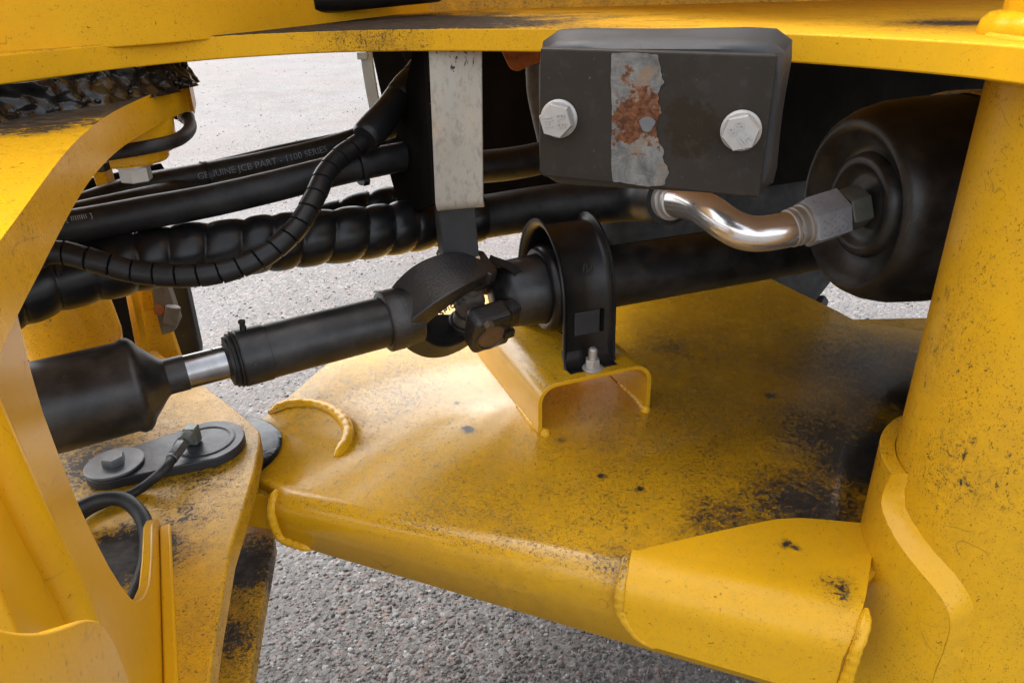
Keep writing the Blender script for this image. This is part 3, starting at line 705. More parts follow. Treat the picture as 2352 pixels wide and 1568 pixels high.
# ================================================================ drive shaft
ds = thing('drive_shaft', 'black articulated drive shaft with bare steel slip section and universal joint', 'drive shaft', JNT-Z*.1)
def onax(t): return JNT-E1*t
def ax_t(u, v):       # distance from the joint along the front axis, nearest to pixel column
    best = min((abs(((onax(i*.001)-CAM).dot(CR)/(onax(i*.001)-CAM).dot(FW))*FPX+1176-u), i*.001) for i in range(0, 700)); return best[1]
tS0, tS1 = ax_t(890, 0), ax_t(548, 0)
rS = .0345
slip = mk('slip_tube', lathe([(tS0-.01, rS), (tS1-.035, rS), (tS1-.0345, rS+.0012), (tS1-.002, rS+.0016), (tS1, rS)], JNT, -E1, 64), M['black_shaft'], ds)
mk('seal', lathe([(0, rS-.001), (.001, rS+.0005), (.003, rS+.001), (.004, rS-.002), (.005, rS-.001), (.008, rS-.0005), (.009, rS-.003), (.012, rS-.0035), (.013, rS-.009), (.015, rS-.013)], onax(tS1), -E1, 64), M['hose'], ds)
gn = onax(tS1-.012)+Z*(rS+.001)
nip = mk('grease_nipple', join(cyl(gn, Z+E1*.1, .0042, .006, 8), cyl(gn+Z*.006, Z+E1*.1, .0032, .004, 12), cyl(gn+Z*.0095, Z+E1*.1, .0044, .004, 12)), M['black_paint'], slip)
tC1 = ax_t(428, 0); tC2 = ax_t(362, 0); rC = .0205
mk('slip_shaft', lathe([(tS1-.01, rC), (tC1, rC)], JNT, -E1, 64), M['rust_shaft'], ds)
mk('painted_neck', lathe([(tC1, rC+.0008), (tC2-.004, rC+.0012), (tC2, rC+.004)], JNT, -E1, 64), M['black_shaft'], ds)
tB0 = ax_t(372, 0); tB1 = ax_t(330, 0); rB = .0535
mk('front_tube', lathe([(tB0-.006, rC+.0005), (tB0-.001, rC+.004), (tB1-.004, rB-.010), (tB1, rB-.003), (tB1+.005, rB+.002), (tB1+.012, rB+.003), (tB1+.018, rB), (tB1+.42, rB)], JNT, -E1, 72), M['black_shaft'], ds)
# front yoke: socket and two arms reaching to the upper and lower cross pins
tilt = math.radians(25)
sv = E1.cross(Z).normalized()
if sv.dot(CAM-JNT) < 0: sv = -sv
V1 = (Z*math.cos(tilt)+sv*math.sin(tilt)).normalized(); V2 = (sv*math.cos(tilt)-Z*math.sin(tilt)).normalized()
# re-orthogonalise to the shaft
V1 = (V1-E1*V1.dot(E1)).normalized(); V2 = (V2-E1*V2.dot(E1)-V1*V2.dot(V1)).normalized()
yoke = mk('front_yoke', lathe([(tS0-.045, .024), (tS0-.040, rS+.006), (tS0-.022, rS+.0075), (tS0+.003, rS+.0075), (tS0+.006, rS+.004)], JNT, -E1, 56), M['cast'], ds, ang=60)
def arm(sgn):
    pts = [onax(.098)+V1*(sgn*.018), onax(.088)+V1*(sgn*.030), onax(.070)+V1*(sgn*.046), onax(.045)+V1*(sgn*.058), onax(.018)+V1*(sgn*.062), JNT+V1*(sgn*.062)+E1*.022]
    p = spline(pts, .003)
    return strip_sweep(p, V2, .066, .022, lambda k: (1.1-.32*abs(2*k-.55)**2*.9 if k < .9 else .82-.9*(k-.9)*2, 1.25-.35*k))
for sg in (1, -1):
    a = mk('yoke_arm', arm(sg), M['cast'], ds, .008, 4, ang=30)
    mk('bearing_eye', lathe([(.040, .021), (.042, .0235), (.068, .0235), (.071, .021), (.0705, .015), (.066, .0145)], JNT, V1*sg, 40), M['cast'], a, ang=50)
TX = text_on_plane('SPICER', .0135, onax(.050)+V1*.041+V2*.0368, (E1*.88+V1*.47).normalized(), (V1*.88-E1*.47).normalized(), .0008)
mk('cast_lettering', TX, M['rubber'], yoke)
# cross with four pins
cr = mk('cross', join(lathe([(-.058, .011), (.058, .011)], JNT, V1, 32), lathe([(-.060, .011), (.060, .011)], JNT, V2, 32), lathe([(-.020, .012), (-.014, .020), (.014, .020), (.020, .012)], JNT, E1, 32),
      lathe([(.026, .0165), (.030, .018), (.040, .018)], JNT, V1, 32), lathe([(.026, .0165), (.030, .018), (.040, .018)], JNT, -V1, 32)), M['lever'], ds, ang=50)
# rear yoke on the bearing side: near and far bearing blocks with caps
D2 = E2
for sg in (1, -1):
    cB = JNT+V2*(sg*.052)
    ax_, ay_ = (E2-V2*E2.dot(V2)).normalized(), None
    ay_ = V2.cross(ax_).normalized()
    if ay_.z < 0: ay_ = -ay_
    blk = mk('bearing_block', obox(cB+V2*(.002*sg)+ax_*.003, ax_, ay_, V2, .060, .066, .036), M['cast'], ds, .009, 4, ang=50)
    mk('bearing_cap', lathe([(.0, .0245), (.021, .0245), (.0215, .022), (.0195, .0205), (.0195, .0)], cB-V2*0+ay_*-.002, V2*sg, 40), M['cast'], blk, ang=40)
    mk('cap_face', lathe([(0, .0205), (.0198, .0205), (.0204, .0185)], cB+ay_*-.002, V2*sg, 40), dark('cap_face_brown', (.15, .090, .052), .5, (.05, .034, .022), .7, 60, .3, metal=.2) if sg == 1 else M['cast'], blk)
    mk('bolt', hexa(cB+V2*(.018*sg)+ay_*.029-ax_*.010, V2*sg, .0125, .009, .3), dark('bolt_brown', (.10, .070, .045), .5, (.04, .03, .02), .6) if sg == 1 else M['cast'], blk)
    mk('lock_plate', join(obox(cB+V2*(.0195*sg)+ay_*.026+ax_*.012, ax_, ay_, V2, .030, .012, .003), obox(cB+V2*(.022*sg)+ay_*-.004+ax_*.026, ax_, ay_, V2, .016, .014, .007)), M['black_paint'], blk, .002)
    h_ = JNT+E2*.085+V2*(sg*.020); dr = (h_-cB).normalized(); sd_ = (V1-dr*V1.dot(dr)).normalized()
    mk('yoke_arm', obox((cB+h_)/2, dr, sd_, dr.cross(sd_), (h_-cB).length+.03, .050, .030), M['cast'], ds, .013, 4, ang=30)
mk('yoke_hub', lathe([(.034, .018), (.046, .036), (.062, .049), (.100, .051), (.104, .0515), (.112, .0515), (.116, .048), (.135, .046)], JNT, E2, 64), M['black_shaft'], ds, ang=50)
clip = spline([JNT+E2*.030+V1*.058-V2*.02, JNT+E2*.056+V1*.052, JNT+E2*.064+V1*.038+V2*.022, JNT+E2*.050+V1*.014+V2*.038], .003)
mk('retaining_clip', strip_sweep(clip, E2, .012, .0016), M['black_paint'], ds)
mk('rear_tube', lathe([(.02, .030), (.04, .044), (.065, .047), (1.1, .047)], BRG, E2, 64), M['black_shaft'], ds)

# ================================================================ bearing support
bs = thing('bearing_support', 'black arched bearing bracket bolted to the yellow channel', 'bearing bracket', BRG-Z*.1)
def arch_pts(rw, rh, foot):
    zt = Z_LOW+CHH+.004; zc = BRG.z
    pts = []
    near = -1
    base = Vec((BRG.x, BRG.y, 0))
    def P(wv, z): return base+W2*wv+Z*z
    pts = [P(-rw-.006, zt+.001), P(-rw-.003, zt+.010), P(-rw-.001, zt+.03)]
    for j in range(0, 25):
        a = math.pi*j/24; pts.append(P(-rw*math.cos(a), zc-.010+(rh+.010)*math.sin(a)))
    pts += [P(rw+.001, zt+.03), P(rw+.003, zt+.010), P(rw+.006, zt+.001)]
    return pts
AP = arch_pts(.074, .092, .045)
fr_, s_ = frames(AP)
# pressed section: base strip with a lip standing up on both edges
V = []; F = []
sec = [(-.041, .011), (-.039, .0115), (-.0365, .004), (-.031, 0), (.031, 0), (.0365, .004), (.039, .0115), (.041, .011)]
N = len(AP); ns = len(sec)
cen = Vec((BRG.x, BRG.y, BRG.z-.02))
for i, p in enumerate(AP):
    t = (AP[min(N-1, i+1)]-AP[max(0, i-1)]).normalized(); nrm = E2.cross(t)
    nrm = -nrm if nrm.dot(p-cen) < 0 else nrm
    for x, h in sec: V.append(p+E2*x+nrm*h)
for i in range(N-1):
    for j in range(ns-1): F.append((i*ns+j, (i+1)*ns+j, (i+1)*ns+j+1, i*ns+j+1))
arch = mk('arch', (V, F), M['black_paint'], bs, bevel=.0008, solid=.0035, soff=0, ang=50)
for sg in (-1, 1):
    fb = Vec((BRG.x, BRG.y, Z_LOW+CHH+.0015))+W2*(sg*.078)
    fo = [fb-E2*.040, fb-E2*.040+W2*(sg*.024), fb-E2*.032+W2*(sg*.033), fb+E2*.034+W2*(sg*.033), fb+E2*.044+W2*(sg*.024), fb+E2*.041]
    ft = mk('foot', prism(fo, Z*.0055), M['black_paint'], bs, .0018, 3)
    mk('foot_gusset', strip_sweep(spline([fb+W2*(-sg*.004)+Z*.030, fb+W2*(sg*.002)+Z*.014, fb+W2*(sg*.012)+Z*.006, fb+W2*(sg*.026)+Z*.0045], .003), E2, .076, .004), M['black_paint'], ft, .001)
# pressed tab, slot mark
tp = BRG-W2*.0765+Z*-.030
mk('pressed_tab', obox(tp-W2*.0006, E2, Z, W2, .040, .036, .004), M['rubber'], arch, .0015)
mk('slot', obox(tp+E2*.0235-W2*.0005, E2, Z, W2, .005, .034, .0045), M['underbody'], arch)
mk('cast_lettering', text_on_plane('IVI', .018, BRG-W2*.072+Z*.048+E2*.002-W2*.001, (E2-Z*.45).normalized(), (Z*.85-W2*-.35+E2*.35).normalized(), .0006), M['rubber'], arch)
for sg in (-1, 1):
    nb = Vec((BRG.x, BRG.y, 0))+W2*(sg*.102)+E2*-.002+Z*(Z_LOW+CHH+.006)
    if sg == -1: nb = Vec((NUT.x, NUT.y, Z_LOW+CHH+.006))+W2*-.008
    bt = mk('flange_nut', join(lathe([(0, .0155), (.002, .016), (.005, .012)], nb, Z, 32), hexa(nb+Z*.0035, Z, .019, .013, .5, .0025)), M['zinc'], bs)
    mk('stud', lathe([(0, .0055)]+[(.001+.0012*i, .0058 if i % 2 else .0066) for i in range(16)]+[(.021, .0045)], nb+Z*.012, Z, 24), M['zinc'], bt, ang=70)
mk('rubber_ring', lathe([(-.034, .045), (-.040, .049), (-.043, .055), (-.040, .061), (-.032, .065), (-.024, .064), (-.016, .069), (.0, .072), (.03, .072), (.034, .05)], BRG, E2, 72, Z), M['wrap'], bs, ang=60)
mk('inner_plate', lathe([(-.014, .050), (-.012, .0735), (.03, .0735)], BRG, E2, 72), M['underbody'], bs)

# ================================================================ steering stop block
bp = pd(1515, 270, .6); BN = Vec((-math.sin(.31), -math.cos(.31), 0)); BR_ = Vec((BN.y*-1, BN.x, 0))
BR_ = Vec((math.cos(.31), -math.sin(.31), 0))
def bpx(u, v): return pp(u, v, bp, BN)
sb = thing('stop_block', 'dark brown steel stop plate on grey rubber with two zinc bolts and a rusty patch', 'stop block', bpx(1500, 440))
fc = [bpx(1240, 110), bpx(1788, 126), bpx(1744, 455), bpx(1700, 452), bpx(1246, 406), bpx(1238, 396)]
plate = mk('steel_plate', prism(fc, -BN*.011), M['block_face'], sb, .0022, 3)
# rubber pad behind, larger, sides slightly hollow
rin = [bpx(1238, 112), bpx(1797, 122), bpx(1752, 458), bpx(1500, 440), bpx(1242, 408)]
V = []; F = []; lay = [(.0105, 0, 0), (.014, .004, .6), (.022, .0075, .2), (.033, .0080, -.6), (.044, .0135, 1.0), (.052, .0150, .4), (.056, .012, 0)]
cB_ = sum(rin, Vec())/len(rin); wd_ = (bpx(1797, 122)-bpx(1238, 112)).length
npt = 44
def rect_pt(k, grow, wob):
    # rounded rectangle in the block plane
    hw, hh = wd_/2+grow*.8, .0545+grow*.9
    th = 2*math.pi*k/npt; cx, cy = math.cos(th), math.sin(th); e_ = 9
    m_ = (abs(cx)**e_+abs(cy)**e_)**(-1/e_)
    x, y = cx*m_*hw, cy*m_*hh
    if y > 0: y -= .0022*wob*math.cos(x/hw*2.6)
    if x > 0: x += -.004*math.cos(min(1.5, abs(y/hh)*1.5))*(grow/.015)
    return BR_*x+Z*y
zc_ = (bpx(1500, 116).z+bpx(1500, 432).z)/2
c_ = (bpx(1238, 260)+bpx(1775, 290))/2; c_.z = zc_
for dpt, gw, wob in lay:
    for k in range(npt): V.append(c_-BN*dpt+rect_pt(k, gw, wob))
for i in range(len(lay)-1):
    for k in range(npt): F.append((i*npt+k, i*npt+(k+1) % npt, (i+1)*npt+(k+1) % npt, (i+1)*npt+k))
F.append(tuple(range(npt-1, -1, -1))); F.append(tuple((len(lay)-1)*npt+k for k in range(npt)))
pad = mk('rubber_pad', (V, F), M['rubber'], sb, ang=45)
mk('backing_plate', obox(c_-BN*.064-Z*.004+BR_*.004, BR_, BN, Z, .196, .015, .116), M['lever'], sb, .004)
mk('mount_arm', obox(c_-BN*.16+Z*.028, BR_, BN, Z, .12, .19, .035), M['underbody'], sb, .003)
RN = random.Random(5)
pat = []
po = [(1404, 122), (1440, 121), (1490, 124), (1512, 128), (1519, 165), (1524, 190), (1514, 215), (1511, 240), (1522, 258), (1506, 285), (1512, 320), (1526, 345), (1524, 368), (1537, 395), (1528, 424), (1490, 428), (1440, 421), (1406, 416), (1404, 330), (1406, 260), (1404, 190)]
for i, (u, v) in enumerate(po):
    u2, v2 = po[(i+1) % len(po)]
    for k in (0, .25, .5, .75):
        am = 3.5 if 3 < i < 14 else 1.2
        pat.append(bpx(u+(u2-u)*k+RN.uniform(-am, am), v+(v2-v)*k+RN.uniform(-1.5, 1.5))+BN*.0004)
mk('rusty_patch', prism(arc_smooth(pat, 1), BN*.0005), M['rust_patch'], plate)
hp_ = bpx(1487, 285)
mk('chip', prism([hp_+BN*.0012+(BR_*math.cos(a)*(1+.2*math.sin(3*a))+Z*math.sin(a))*.0062 for a in np.linspace(0, 6.28, 15)[:-1]], BN*.0004), M['steel_dull'], plate)
for (u, v, rot, tr) in ((1285, 272, .3, -1.45), (1702, 299, .75, .75)):
    o_ = bpx(u, v)
    bo = mk('bolt', hexa(o_+BN*.004, BN, .0255, .0115, rot, .0022), M['bolt'], sb)
    mk('washer', lathe([(0, .0145), (.001, .0158), (.003, .0158), (.0045, .0140)], o_, BN, 40), M['bolt'], bo)
    tx = BR_*math.cos(tr)+Z*math.sin(tr); ty = Z*math.cos(tr)-BR_*math.sin(tr); f_ = o_+BN*.0156
    mk('bolt_lettering', join(text_on_plane('8.8', .0100, f_+ty*.0048, tx, ty, .0010), text_on_plane('JH', .0100, f_-ty*.0060, tx, ty, .0010)), M['bolt'], bo)

# ================================================================ tank with fitting, elbow pipe
TC = pd(1978, 472, .93); TA = Vec((-.985, -.172, 0)).normalized()
tk = thing('tank', 'black cylindrical tank with domed dished end behind the round yellow post', 'tank', TC+E2*.2-Z*.13)
TCC = TC-TA*.0
mk('tank_body', lathe([(-.004, 0), (-.004, .034), (-.002, .046), (.004, .050), (.006, .056), (.004, .062), (-.006, .066), (-.004, .074), (.008, .088), (.016, .098), (.017, .102), (.010, .111), (-.006, .119), (-.03, .125), (-.07, .1275), (-.14, .128), (-.75, .128)], TCC, TA, 96), M['black_shaft'], tk, ang=60)
band_p = [TCC-TA*.13+(W2*math.cos(a)+Z*math.sin(a))*.1310 for a in np.linspace(-.5, math.pi+.5, 40)]
mk('clamp_band', strip_sweep(band_p, TA, .026, .003), M['y_can'], tk)
fx = TC+TA*.0
fit = thing('pipe_elbow', 'shiny plated elbow pipe with hex union screwed into the black tank', 'pipe', pd(1700, 600, .85))
FA_ = (pd(1803, 528, (fx+TA*.098-CAM).dot(FW))-fx).normalized()
n2 = mk('union_nut', hexa(fx+FA_*.002, FA_, .048, .026, .25, .003), M['fitting'], fit)
mk('collar', lathe([(.028, .019), (.040, .019)], fx, FA_, 40), M['fitting'], n2)
n1 = mk('swivel_nut', hexa(fx+FA_*.034, FA_, .056, .046, .05, .004), M['nut_blue'], fit)
a_, p_, q_ = frame(FA_); p_, q_ = p_*math.cos(.05)+q_*math.sin(.05), q_*math.cos(.05)-p_*math.sin(.05)
dots = []; rn = random.Random(12)
for f in range(6):
    th = math.pi/3*(f+.5); nf_ = p_*math.cos(th)+q_*math.sin(th); tf_ = q_*math.cos(th)-p_*math.sin(th)
    if nf_.dot((CAM-fx).normalized()) < .2: continue
    for i in range(7):
        for j in range(6):
            if (i+j) % 2 == 0 and rn.random() < .8:
                dots.append(obox(fx+FA_*(.042+.0050*i)+nf_*.0281+tf_*(-.011+.0044*j), FA_, tf_, nf_, .0022, .0016, .0010))
mk('stamped_marks', join(*dots), M['zinc'], n1)
mk('neck', lathe([(.079, .026), (.084, .0255), (.085, .0232), (.090, .0232), (.091, .0245), (.094, .0245), (.095, .0222), (.098, .0222), (.0985, .0240), (.102, .0240), (.104, .0205)], fx, FA_, 48), M['zinc'], n1, ang=40)
pe = fx+FA_*.100; pzc = (pe-CAM).dot(FW)
ep = spline([pe-FA_*.004, pe+FA_*.010, pd(1745, 537, pzc+.002), pd(1705, 532, pzc+.004), pd(1668, 514, pzc+.012), pd(1630, 487, pzc+.028), pd(1592, 468, pzc+.055), pd(1552, 462, pzc+.09)], .004)
mk('elbow', tube(ep, .0222, 40), M['chrome'], fit)
ed = (ep[-1]-ep[-4]).normalized()
mk('collar', lathe([(-.004, .021), (-.002, .024), (.003, .024), (.004, .0215), (.008, .0215), (.009, .027), (.020, .027), (.022, .022)], ep[-1], ed, 40), M['zinc'], fit, ang=40)
# suction hose running from the elbow to the left
sh_p = spline([ep[-1]+ed*.015, pd(1480, 455, 1.10), pd(1380, 462, 1.14), pd(1240, 478, 1.16), pd(1100, 500, 1.17), pd(1010, 515, 1.16)], .006)
tag(mk('suction_hose', tube(sh_p, .034, 32), M['hose']), 'thick plain black hose joining the plated elbow behind the stop block', 'hose')
h2 = spline([pd(1090, 385, 1.28), pd(1200, 372, 1.30), pd(1400, 330, 1.35), pd(1650, 300, 1.4)], .008)
tag(mk('return_hose', tube(h2, .028, 28), M['hose']), 'black hose in deep shade above the suction hose', 'hose')

# ================================================================ strap bracket hanging from the upper plate
sy = .955
sk = thing('strap_bracket', 'worn pale painted steel strap hanging under the upper plate', 'bracket', py(1050, 600, sy))
f0 = py(985, 100, sy); f1 = py(1107, 100, sy); g0 = py(1002, 462, sy+.005); g1 = py(1111, 452, sy-.006)
# strap face as a bent sheet curling back at its foot
V = []; F = []
rowsS = []
for k in np.linspace(0, 1, 8):
    rowsS.append([f0.lerp(g0, k), f1.lerp(g1, k)])
for a in np.linspace(.25, 1.5, 6):
    rowsS.append([g0+Vec((0, .012*(1-math.cos(a)), -.010*math.sin(a))), g1+Vec((0, .012*(1-math.cos(a)), -.010*math.sin(a)))])
for r in rowsS:
    V += r
for i in range(len(rowsS)-1): F.append((i*2, i*2+1, i*2+3, i*2+2))
st_ = mk('strap', (V, F), M['white_strap'], sk, solid=.006, ang=50, bevel=.001)
mk('side_flange', prism([f0+Vec((-.003, .004, 0)), g0+Vec((-.001, .004, -.006)), py(930, 500, 1.12), py(900, 395, 1.12), py(925, 330, 1.12), py(955, 120, 1.05)], Vec((-.005, .002, 0))), M['underbody'], sk, .001)
ib = thing('isolator_block', 'dark grey square block with pale base plate and bolt under the strap', 'block', py(1055, 600, .97))
q0 = py(1006, 465, .97); q1 = py(1090, 455, .962); q2 = py(1101, 590, .962); q3 = py(1020, 606, .97)
mk('block_body', prism([q0, q1, q2, q3], Vec((-.012, .05, 0))), M['rubber'], ib, .002)
mk('base_plate', prism([py(1018, 606, .968), py(1102, 589, .960), py(1103, 595, .960), py(1019, 613, .968)], Vec((-.012, .05, 0))), M['cream'], ib, .0006)
mk('bolt', hexa(py(1062, 602, .985), -Z, .016, .010, .2), M['cream'], ib)
og = mk('orange_lug', prism(arc_smooth([py(*q, 1.25) for q in [(1148, 110), (1162, 140), (1172, 160), (1192, 166), (1215, 152), (1250, 140), (1250, 105)]], 2), Vec((0, .03, 0))), M['orange'], None, .002)
tag(og, 'rusty orange steel lug under the upper plate beside the stop block', 'lug')
tag(mk('grey_pipe', tube(spline([py(1222, 110, 1.30), py(1223, 180, 1.30), py(1228, 230, 1.31), py(1250, 330, 1.34)], .01), .011, 24), M['lever']), 'grey upright pipe behind the left edge of the stop block', 'pipe')
# far mudguard edge and rubber flap
mf = mk('mud_flap', prism([py(850, 105, 1.78), py(1060, 100, 1.78), py(1060, 420, 1.78), py(960, 420, 1.78), py(905, 320, 1.78), py(880, 240, 1.78), py(866, 175, 1.78)], Vec((0, .02, 0))), M['underbody'], None, .002)
tag(mf, 'black rubber flap hanging beyond the pale strap', 'mud flap')
fe = thing('mudguard_stay', 'pale grey blue curved stay beside the black rubber flap', 'stay', py(850, 260, 1.77))
stp = spline([py(838, 95, 1.76), py(842, 130, 1.76), py(850, 185, 1.76), py(860, 240, 1.76), py(872, 300, 1.76)], .01)
mk('stay_bar', strip_sweep(stp, X, .026, .012), M['greyblue'], fe, .002)
mk('clip', obox(py(832, 128, 1.75), X, Y, Z, .022, .014, .016), M['greyblue'], fe, .002)

# ================================================================ hoses across the joint
def Hs(pts): return spline([pd(*p) for p in pts], .005)
hA = Hs([(60, 520, .92), (180, 476, .95), (320, 432, .99), (470, 402, 1.03), (620, 372, 1.06), (770, 335, 1.10), (920, 285, 1.14), (1010, 258, 1.17)])
hB = Hs([(50, 535, .90), (160, 500, .92), (300, 468, .95), (450, 432, 1.03), (600, 395, 1.10), (760, 352, 1.14), (920, 310, 1.17), (1020, 285, 1.19)])
hC = Hs([(30, 540, .86), (90, 532, .87), (200, 515, .89), (330, 490, .92), (480, 462, .95), (620, 430, .98), (760, 395, 1.01), (900, 365, 1.05), (1010, 345, 1.09)])
hD = Hs([(120, 490, .96), (300, 425, 1.0), (470, 392, 1.04), (640, 352, 1.07), (800, 318, 1.11), (960, 275, 1.15)])
for i, (p_, r_, lab, nm) in enumerate(((hD, .0115, 'thin black hose lying along the top of the hose bundle', 'hose'), (hA, .0165, 'black hydraulic hose with small grey print in the upper bundle', 'hose'), (hB, .0172, 'black hydraulic hose between the printed hose and the lowest plain one', 'hose'), (hC, .0205, 'thicker black hose with white tick marks above the spiral wrap', 'hose'))):
    rn = random.Random(i)
    o = thing('hydraulic_hose', lab, 'hose', p_[len(p_)//2], 'hydraulic hoses across the hitch')
    mk('hose_body', tube(p_, r_, 28), M['hose'], o, ang=80)
    fr2, s2 = frames(p_)
    def s_at(u):
        i_ = min(range(len(p_)), key=lambda i: abs((p_[i]-CAM).dot(CR)/(p_[i]-CAM).dot(FW)*FPX+1176-u)); return s2[i_]
    if i == 1:
        mk('hose_print', text_on_hose('GENUINE JCB PART - 1100 SERIES', .0125, p_, r_, s_at(600), .05), M['print'], o, smooth=False)
    if i == 2:
        mk('hose_print', text_on_hose('2016', .0120, p_, r_, s_at(280), .15), M['print'], o, smooth=False)
        mk('hose_print', text_on_hose('I  60  I', .0125, p_, r_, s_at(372), .25), M['print'], o, smooth=False)
    if i == 3:
        mk('hose_print', text_on_hose('[ IIIIIIII ]', .0085, p_, r_, s_at(192), -.45), M['tick'], o, smooth=False)
# big bundle in spiral wrap
def wrap_tube(path, R, pitch, depth, gap, n=40, flip=1):
    def rf(s, ph, k):
        f = (s/pitch+.10*math.sin(s*37)+flip*ph/(2*math.pi)) % 1.0
        x = abs(2*f-1)                      # 1 at the groove
        return R*(1+.012*math.sin(s*61)) - depth*(x**2.6) - (depth*.5 if x > 1-gap else 0)
    return tube(path, R, n, rf)
bg_ = spline([pd(*p) for p in [(-20, 700, .86), (60, 668, .88), (150, 638, .90), (260, 612, .92), (380, 588, .95), (500, 574, .98), (640, 556, 1.01), (780, 541, 1.05), (900, 526, 1.09), (1010, 508, 1.13), (1100, 498, 1.16)]], .0018)
tag(mk('wrapped_hose', wrap_tube(bg_, .0390, .042, .0036, .022, 44), M['wrap'], ang=80), 'thick black hose in glossy spiral wrap sagging across the hitch', 'hose')
bg2 = spline([pd(*p) for p in [(640, 535, 1.12), (740, 500, 1.14), (830, 472, 1.17), (930, 452, 1.20), (1000, 440, 1.22)]], .002)
tag(mk('wrapped_hose', wrap_tube(bg2, .0215, .05, .004, .04, 32), M['wrap'], ang=80), 'thinner spiral wrapped hose behind the thick wrapped one', 'hose')
cd = [(20, 640, .80), (40, 605, .81), (75, 586, .82), (140, 580, .83), (220, 600, .84), (310, 624, .855), (420, 634, .87), (520, 622, .885), (610, 585, .90), (680, 525, .92), (722, 455, .94), (748, 400, .96), (785, 358, .98), (835, 322, 1.0), (880, 270, 1.03), (925, 215, 1.06), (965, 165, 1.09)]
cdp = spline([pd(*p) for p in cd], .0008)
def slit_tube(path, R, pitch, n=28):
    def rf(s, ph, k):
        f = ((s+.002*math.cos(ph))/pitch) % 1.0; x = abs(2*f-1)
        return R - .0006*f - (.0030 if x > .93 else 0)
    return tube(path, R, n, rf)
tag(mk('split_conduit', slit_tube(cdp, .0140, .0235), M['conduit'], ang=50), 'black slit cable conduit looping down in front of the hoses', 'conduit')
cdo = bpy.data.objects['split_conduit']
mk('sleeve', tube(spline([pd(838, 318, .985), pd(868, 285, 1.0), pd(900, 245, 1.02), pd(940, 195, 1.05), pd(975, 150, 1.08)], .004), .0205, 28, lambda s, ph, k: .0205-(.003 if (s % .045) < .0025 else 0)+.001*math.sin(s*70)), M['conduit'], cdo, ang=50)
# cable ties
def tie(path, u, r, lab, width=.006):
    i = min(range(2, len(path)-2), key=lambda i: abs((path[i]-CAM).dot(CR)/(path[i]-CAM).dot(FW)*FPX+1176-u))
    t = (path[i+1]-path[i-1]).normalized()
    o = thing('cable_tie', lab, 'cable tie', path[i]-Z*r, 'cable ties round the hoses')
    mk('band', lathe([(-width/2, r), (-width/2, r+.0016), (width/2, r+.0016), (width/2, r)], path[i], t, 40), M['conduit'], o)
    c = (CAM-path[i]); c = (c-t*c.dot(t)).normalized(); dn = (c*.65-Z*.75); dn = (dn-t*dn.dot(t)).normalized()
    mk('buckle', obox(path[i]+dn*(r+.002), t, t.cross(dn), dn, .009, .011, .006), M['conduit'], o, .001)
    return o
def mid(a, b, k): return [a[min(len(a)-1, int(i/len(b)*len(a)))].lerp(b[i], k) for i in range(len(b))]
tie(mid(hA, hB, .35), 475, .0225, 'black cable tie round the upper hoses left of the printed lettering')
tie(mid(hA, hB, .30), 700, .0225, 'black cable tie round the upper hoses right of the printed lettering')
o = tie(mid(hC, cdp[::1], 0) if False else hC, 822, .0255, 'black cable tie holding the conduit to the lowest hose')
o = thing('cable_tie', 'long black cable tie by the yellow side plate at the conduit end', 'cable tie', pd(90, 610, .80), 'cable ties round the hoses')
mk('band', strip_sweep(spline([pd(74, 515, .83), pd(80, 540, .815), pd(86, 575, .81), pd(92, 604, .815)], .004), X, .0085, .0016), M['conduit'], o)
mk('buckle', obox(pd(91, 605, .812), X, Y, Z, .013, .008, .009), M['conduit'], o, .0015)

# ================================================================ pin retainer, grease line, loose loop
zr = Z_FRT+.0135
rt = thing('pin_retainer', 'dark grey bar with one rounded wide end locking the hitch pin', 'retainer plate', pz(380, 1040, Z_FRT))
c1 = pz(470, 1012, zr); c2 = pz(264, 1068, zr); R1, R2 = .050, .0345
dv = (c1-c2); dl = dv.length; dv.normalize(); dn = Vec((-dv.y, dv.x, 0)); al = math.acos((R2-R1)/dl)
pts = []
for a in np.linspace(-(math.pi-al), (math.pi-al), 30): pts.append(c1+(dv*math.cos(a)+dn*math.sin(a))*R1)
for a in np.linspace(math.pi-al, math.pi+al, 24): pts.append(c2+(dv*math.cos(a)+dn*math.sin(a))*R2)
rp = mk('bar', prism(pts, Vec((0, 0, -.0125))), M['retainer'], rt, .002, 3)
mk('pin_ring', lathe([(0, .030), (.0012, .032), (.0014, .037), (0, .039)], c1-Z*.0001, Z, 56), M['retainer'], rp)
wsh = mk('washer', lathe([(0, .0335), (.001, .0345), (.003, .0345), (.004, .0335)], c2+Z*.0005, Z, 48), M['steel_dull'], rt)
mk('bolt', hexa(c2+Z*.0045, Z, .0245, .010, .9, .003), M['steel_dull'], wsh)
gf = thing('grease_fitting', 'small steel elbow fitting with black grease hose on the pin retainer', 'fitting', c1)
e0 = c1+Vec((-.012, -.004, 0))
fd = (pz(372, 1085, zr+.012)-pz(440, 1000, zr+.012)); fd.z = 0; fd.normalize()
mk('elbow_body', obox(e0+Z*.013, fd, fd.cross(Z), Z, .016, .0165, .024), M['fitting'], gf, .002)
mk('nut', hexa(e0+Z*.017+fd*.008, fd, .0165, .013, .1), M['fitting'], gf)
mk('stem', cyl(e0+Z*.017+fd*.020, fd, .0045, .010, 16), M['steel_dull'], gf)
mk('ferrule', hexa(e0+Z*.016+fd*.028, fd-Z*.05, .0135, .024, .5), M['steel_dull'], gf)
mk('crimp', cyl(e0+Z*.0145+fd*.052, fd-Z*.08, .0072, .005, 24), M['steel_dull'], gf)
g0_ = e0+Z*.0145+fd*.055
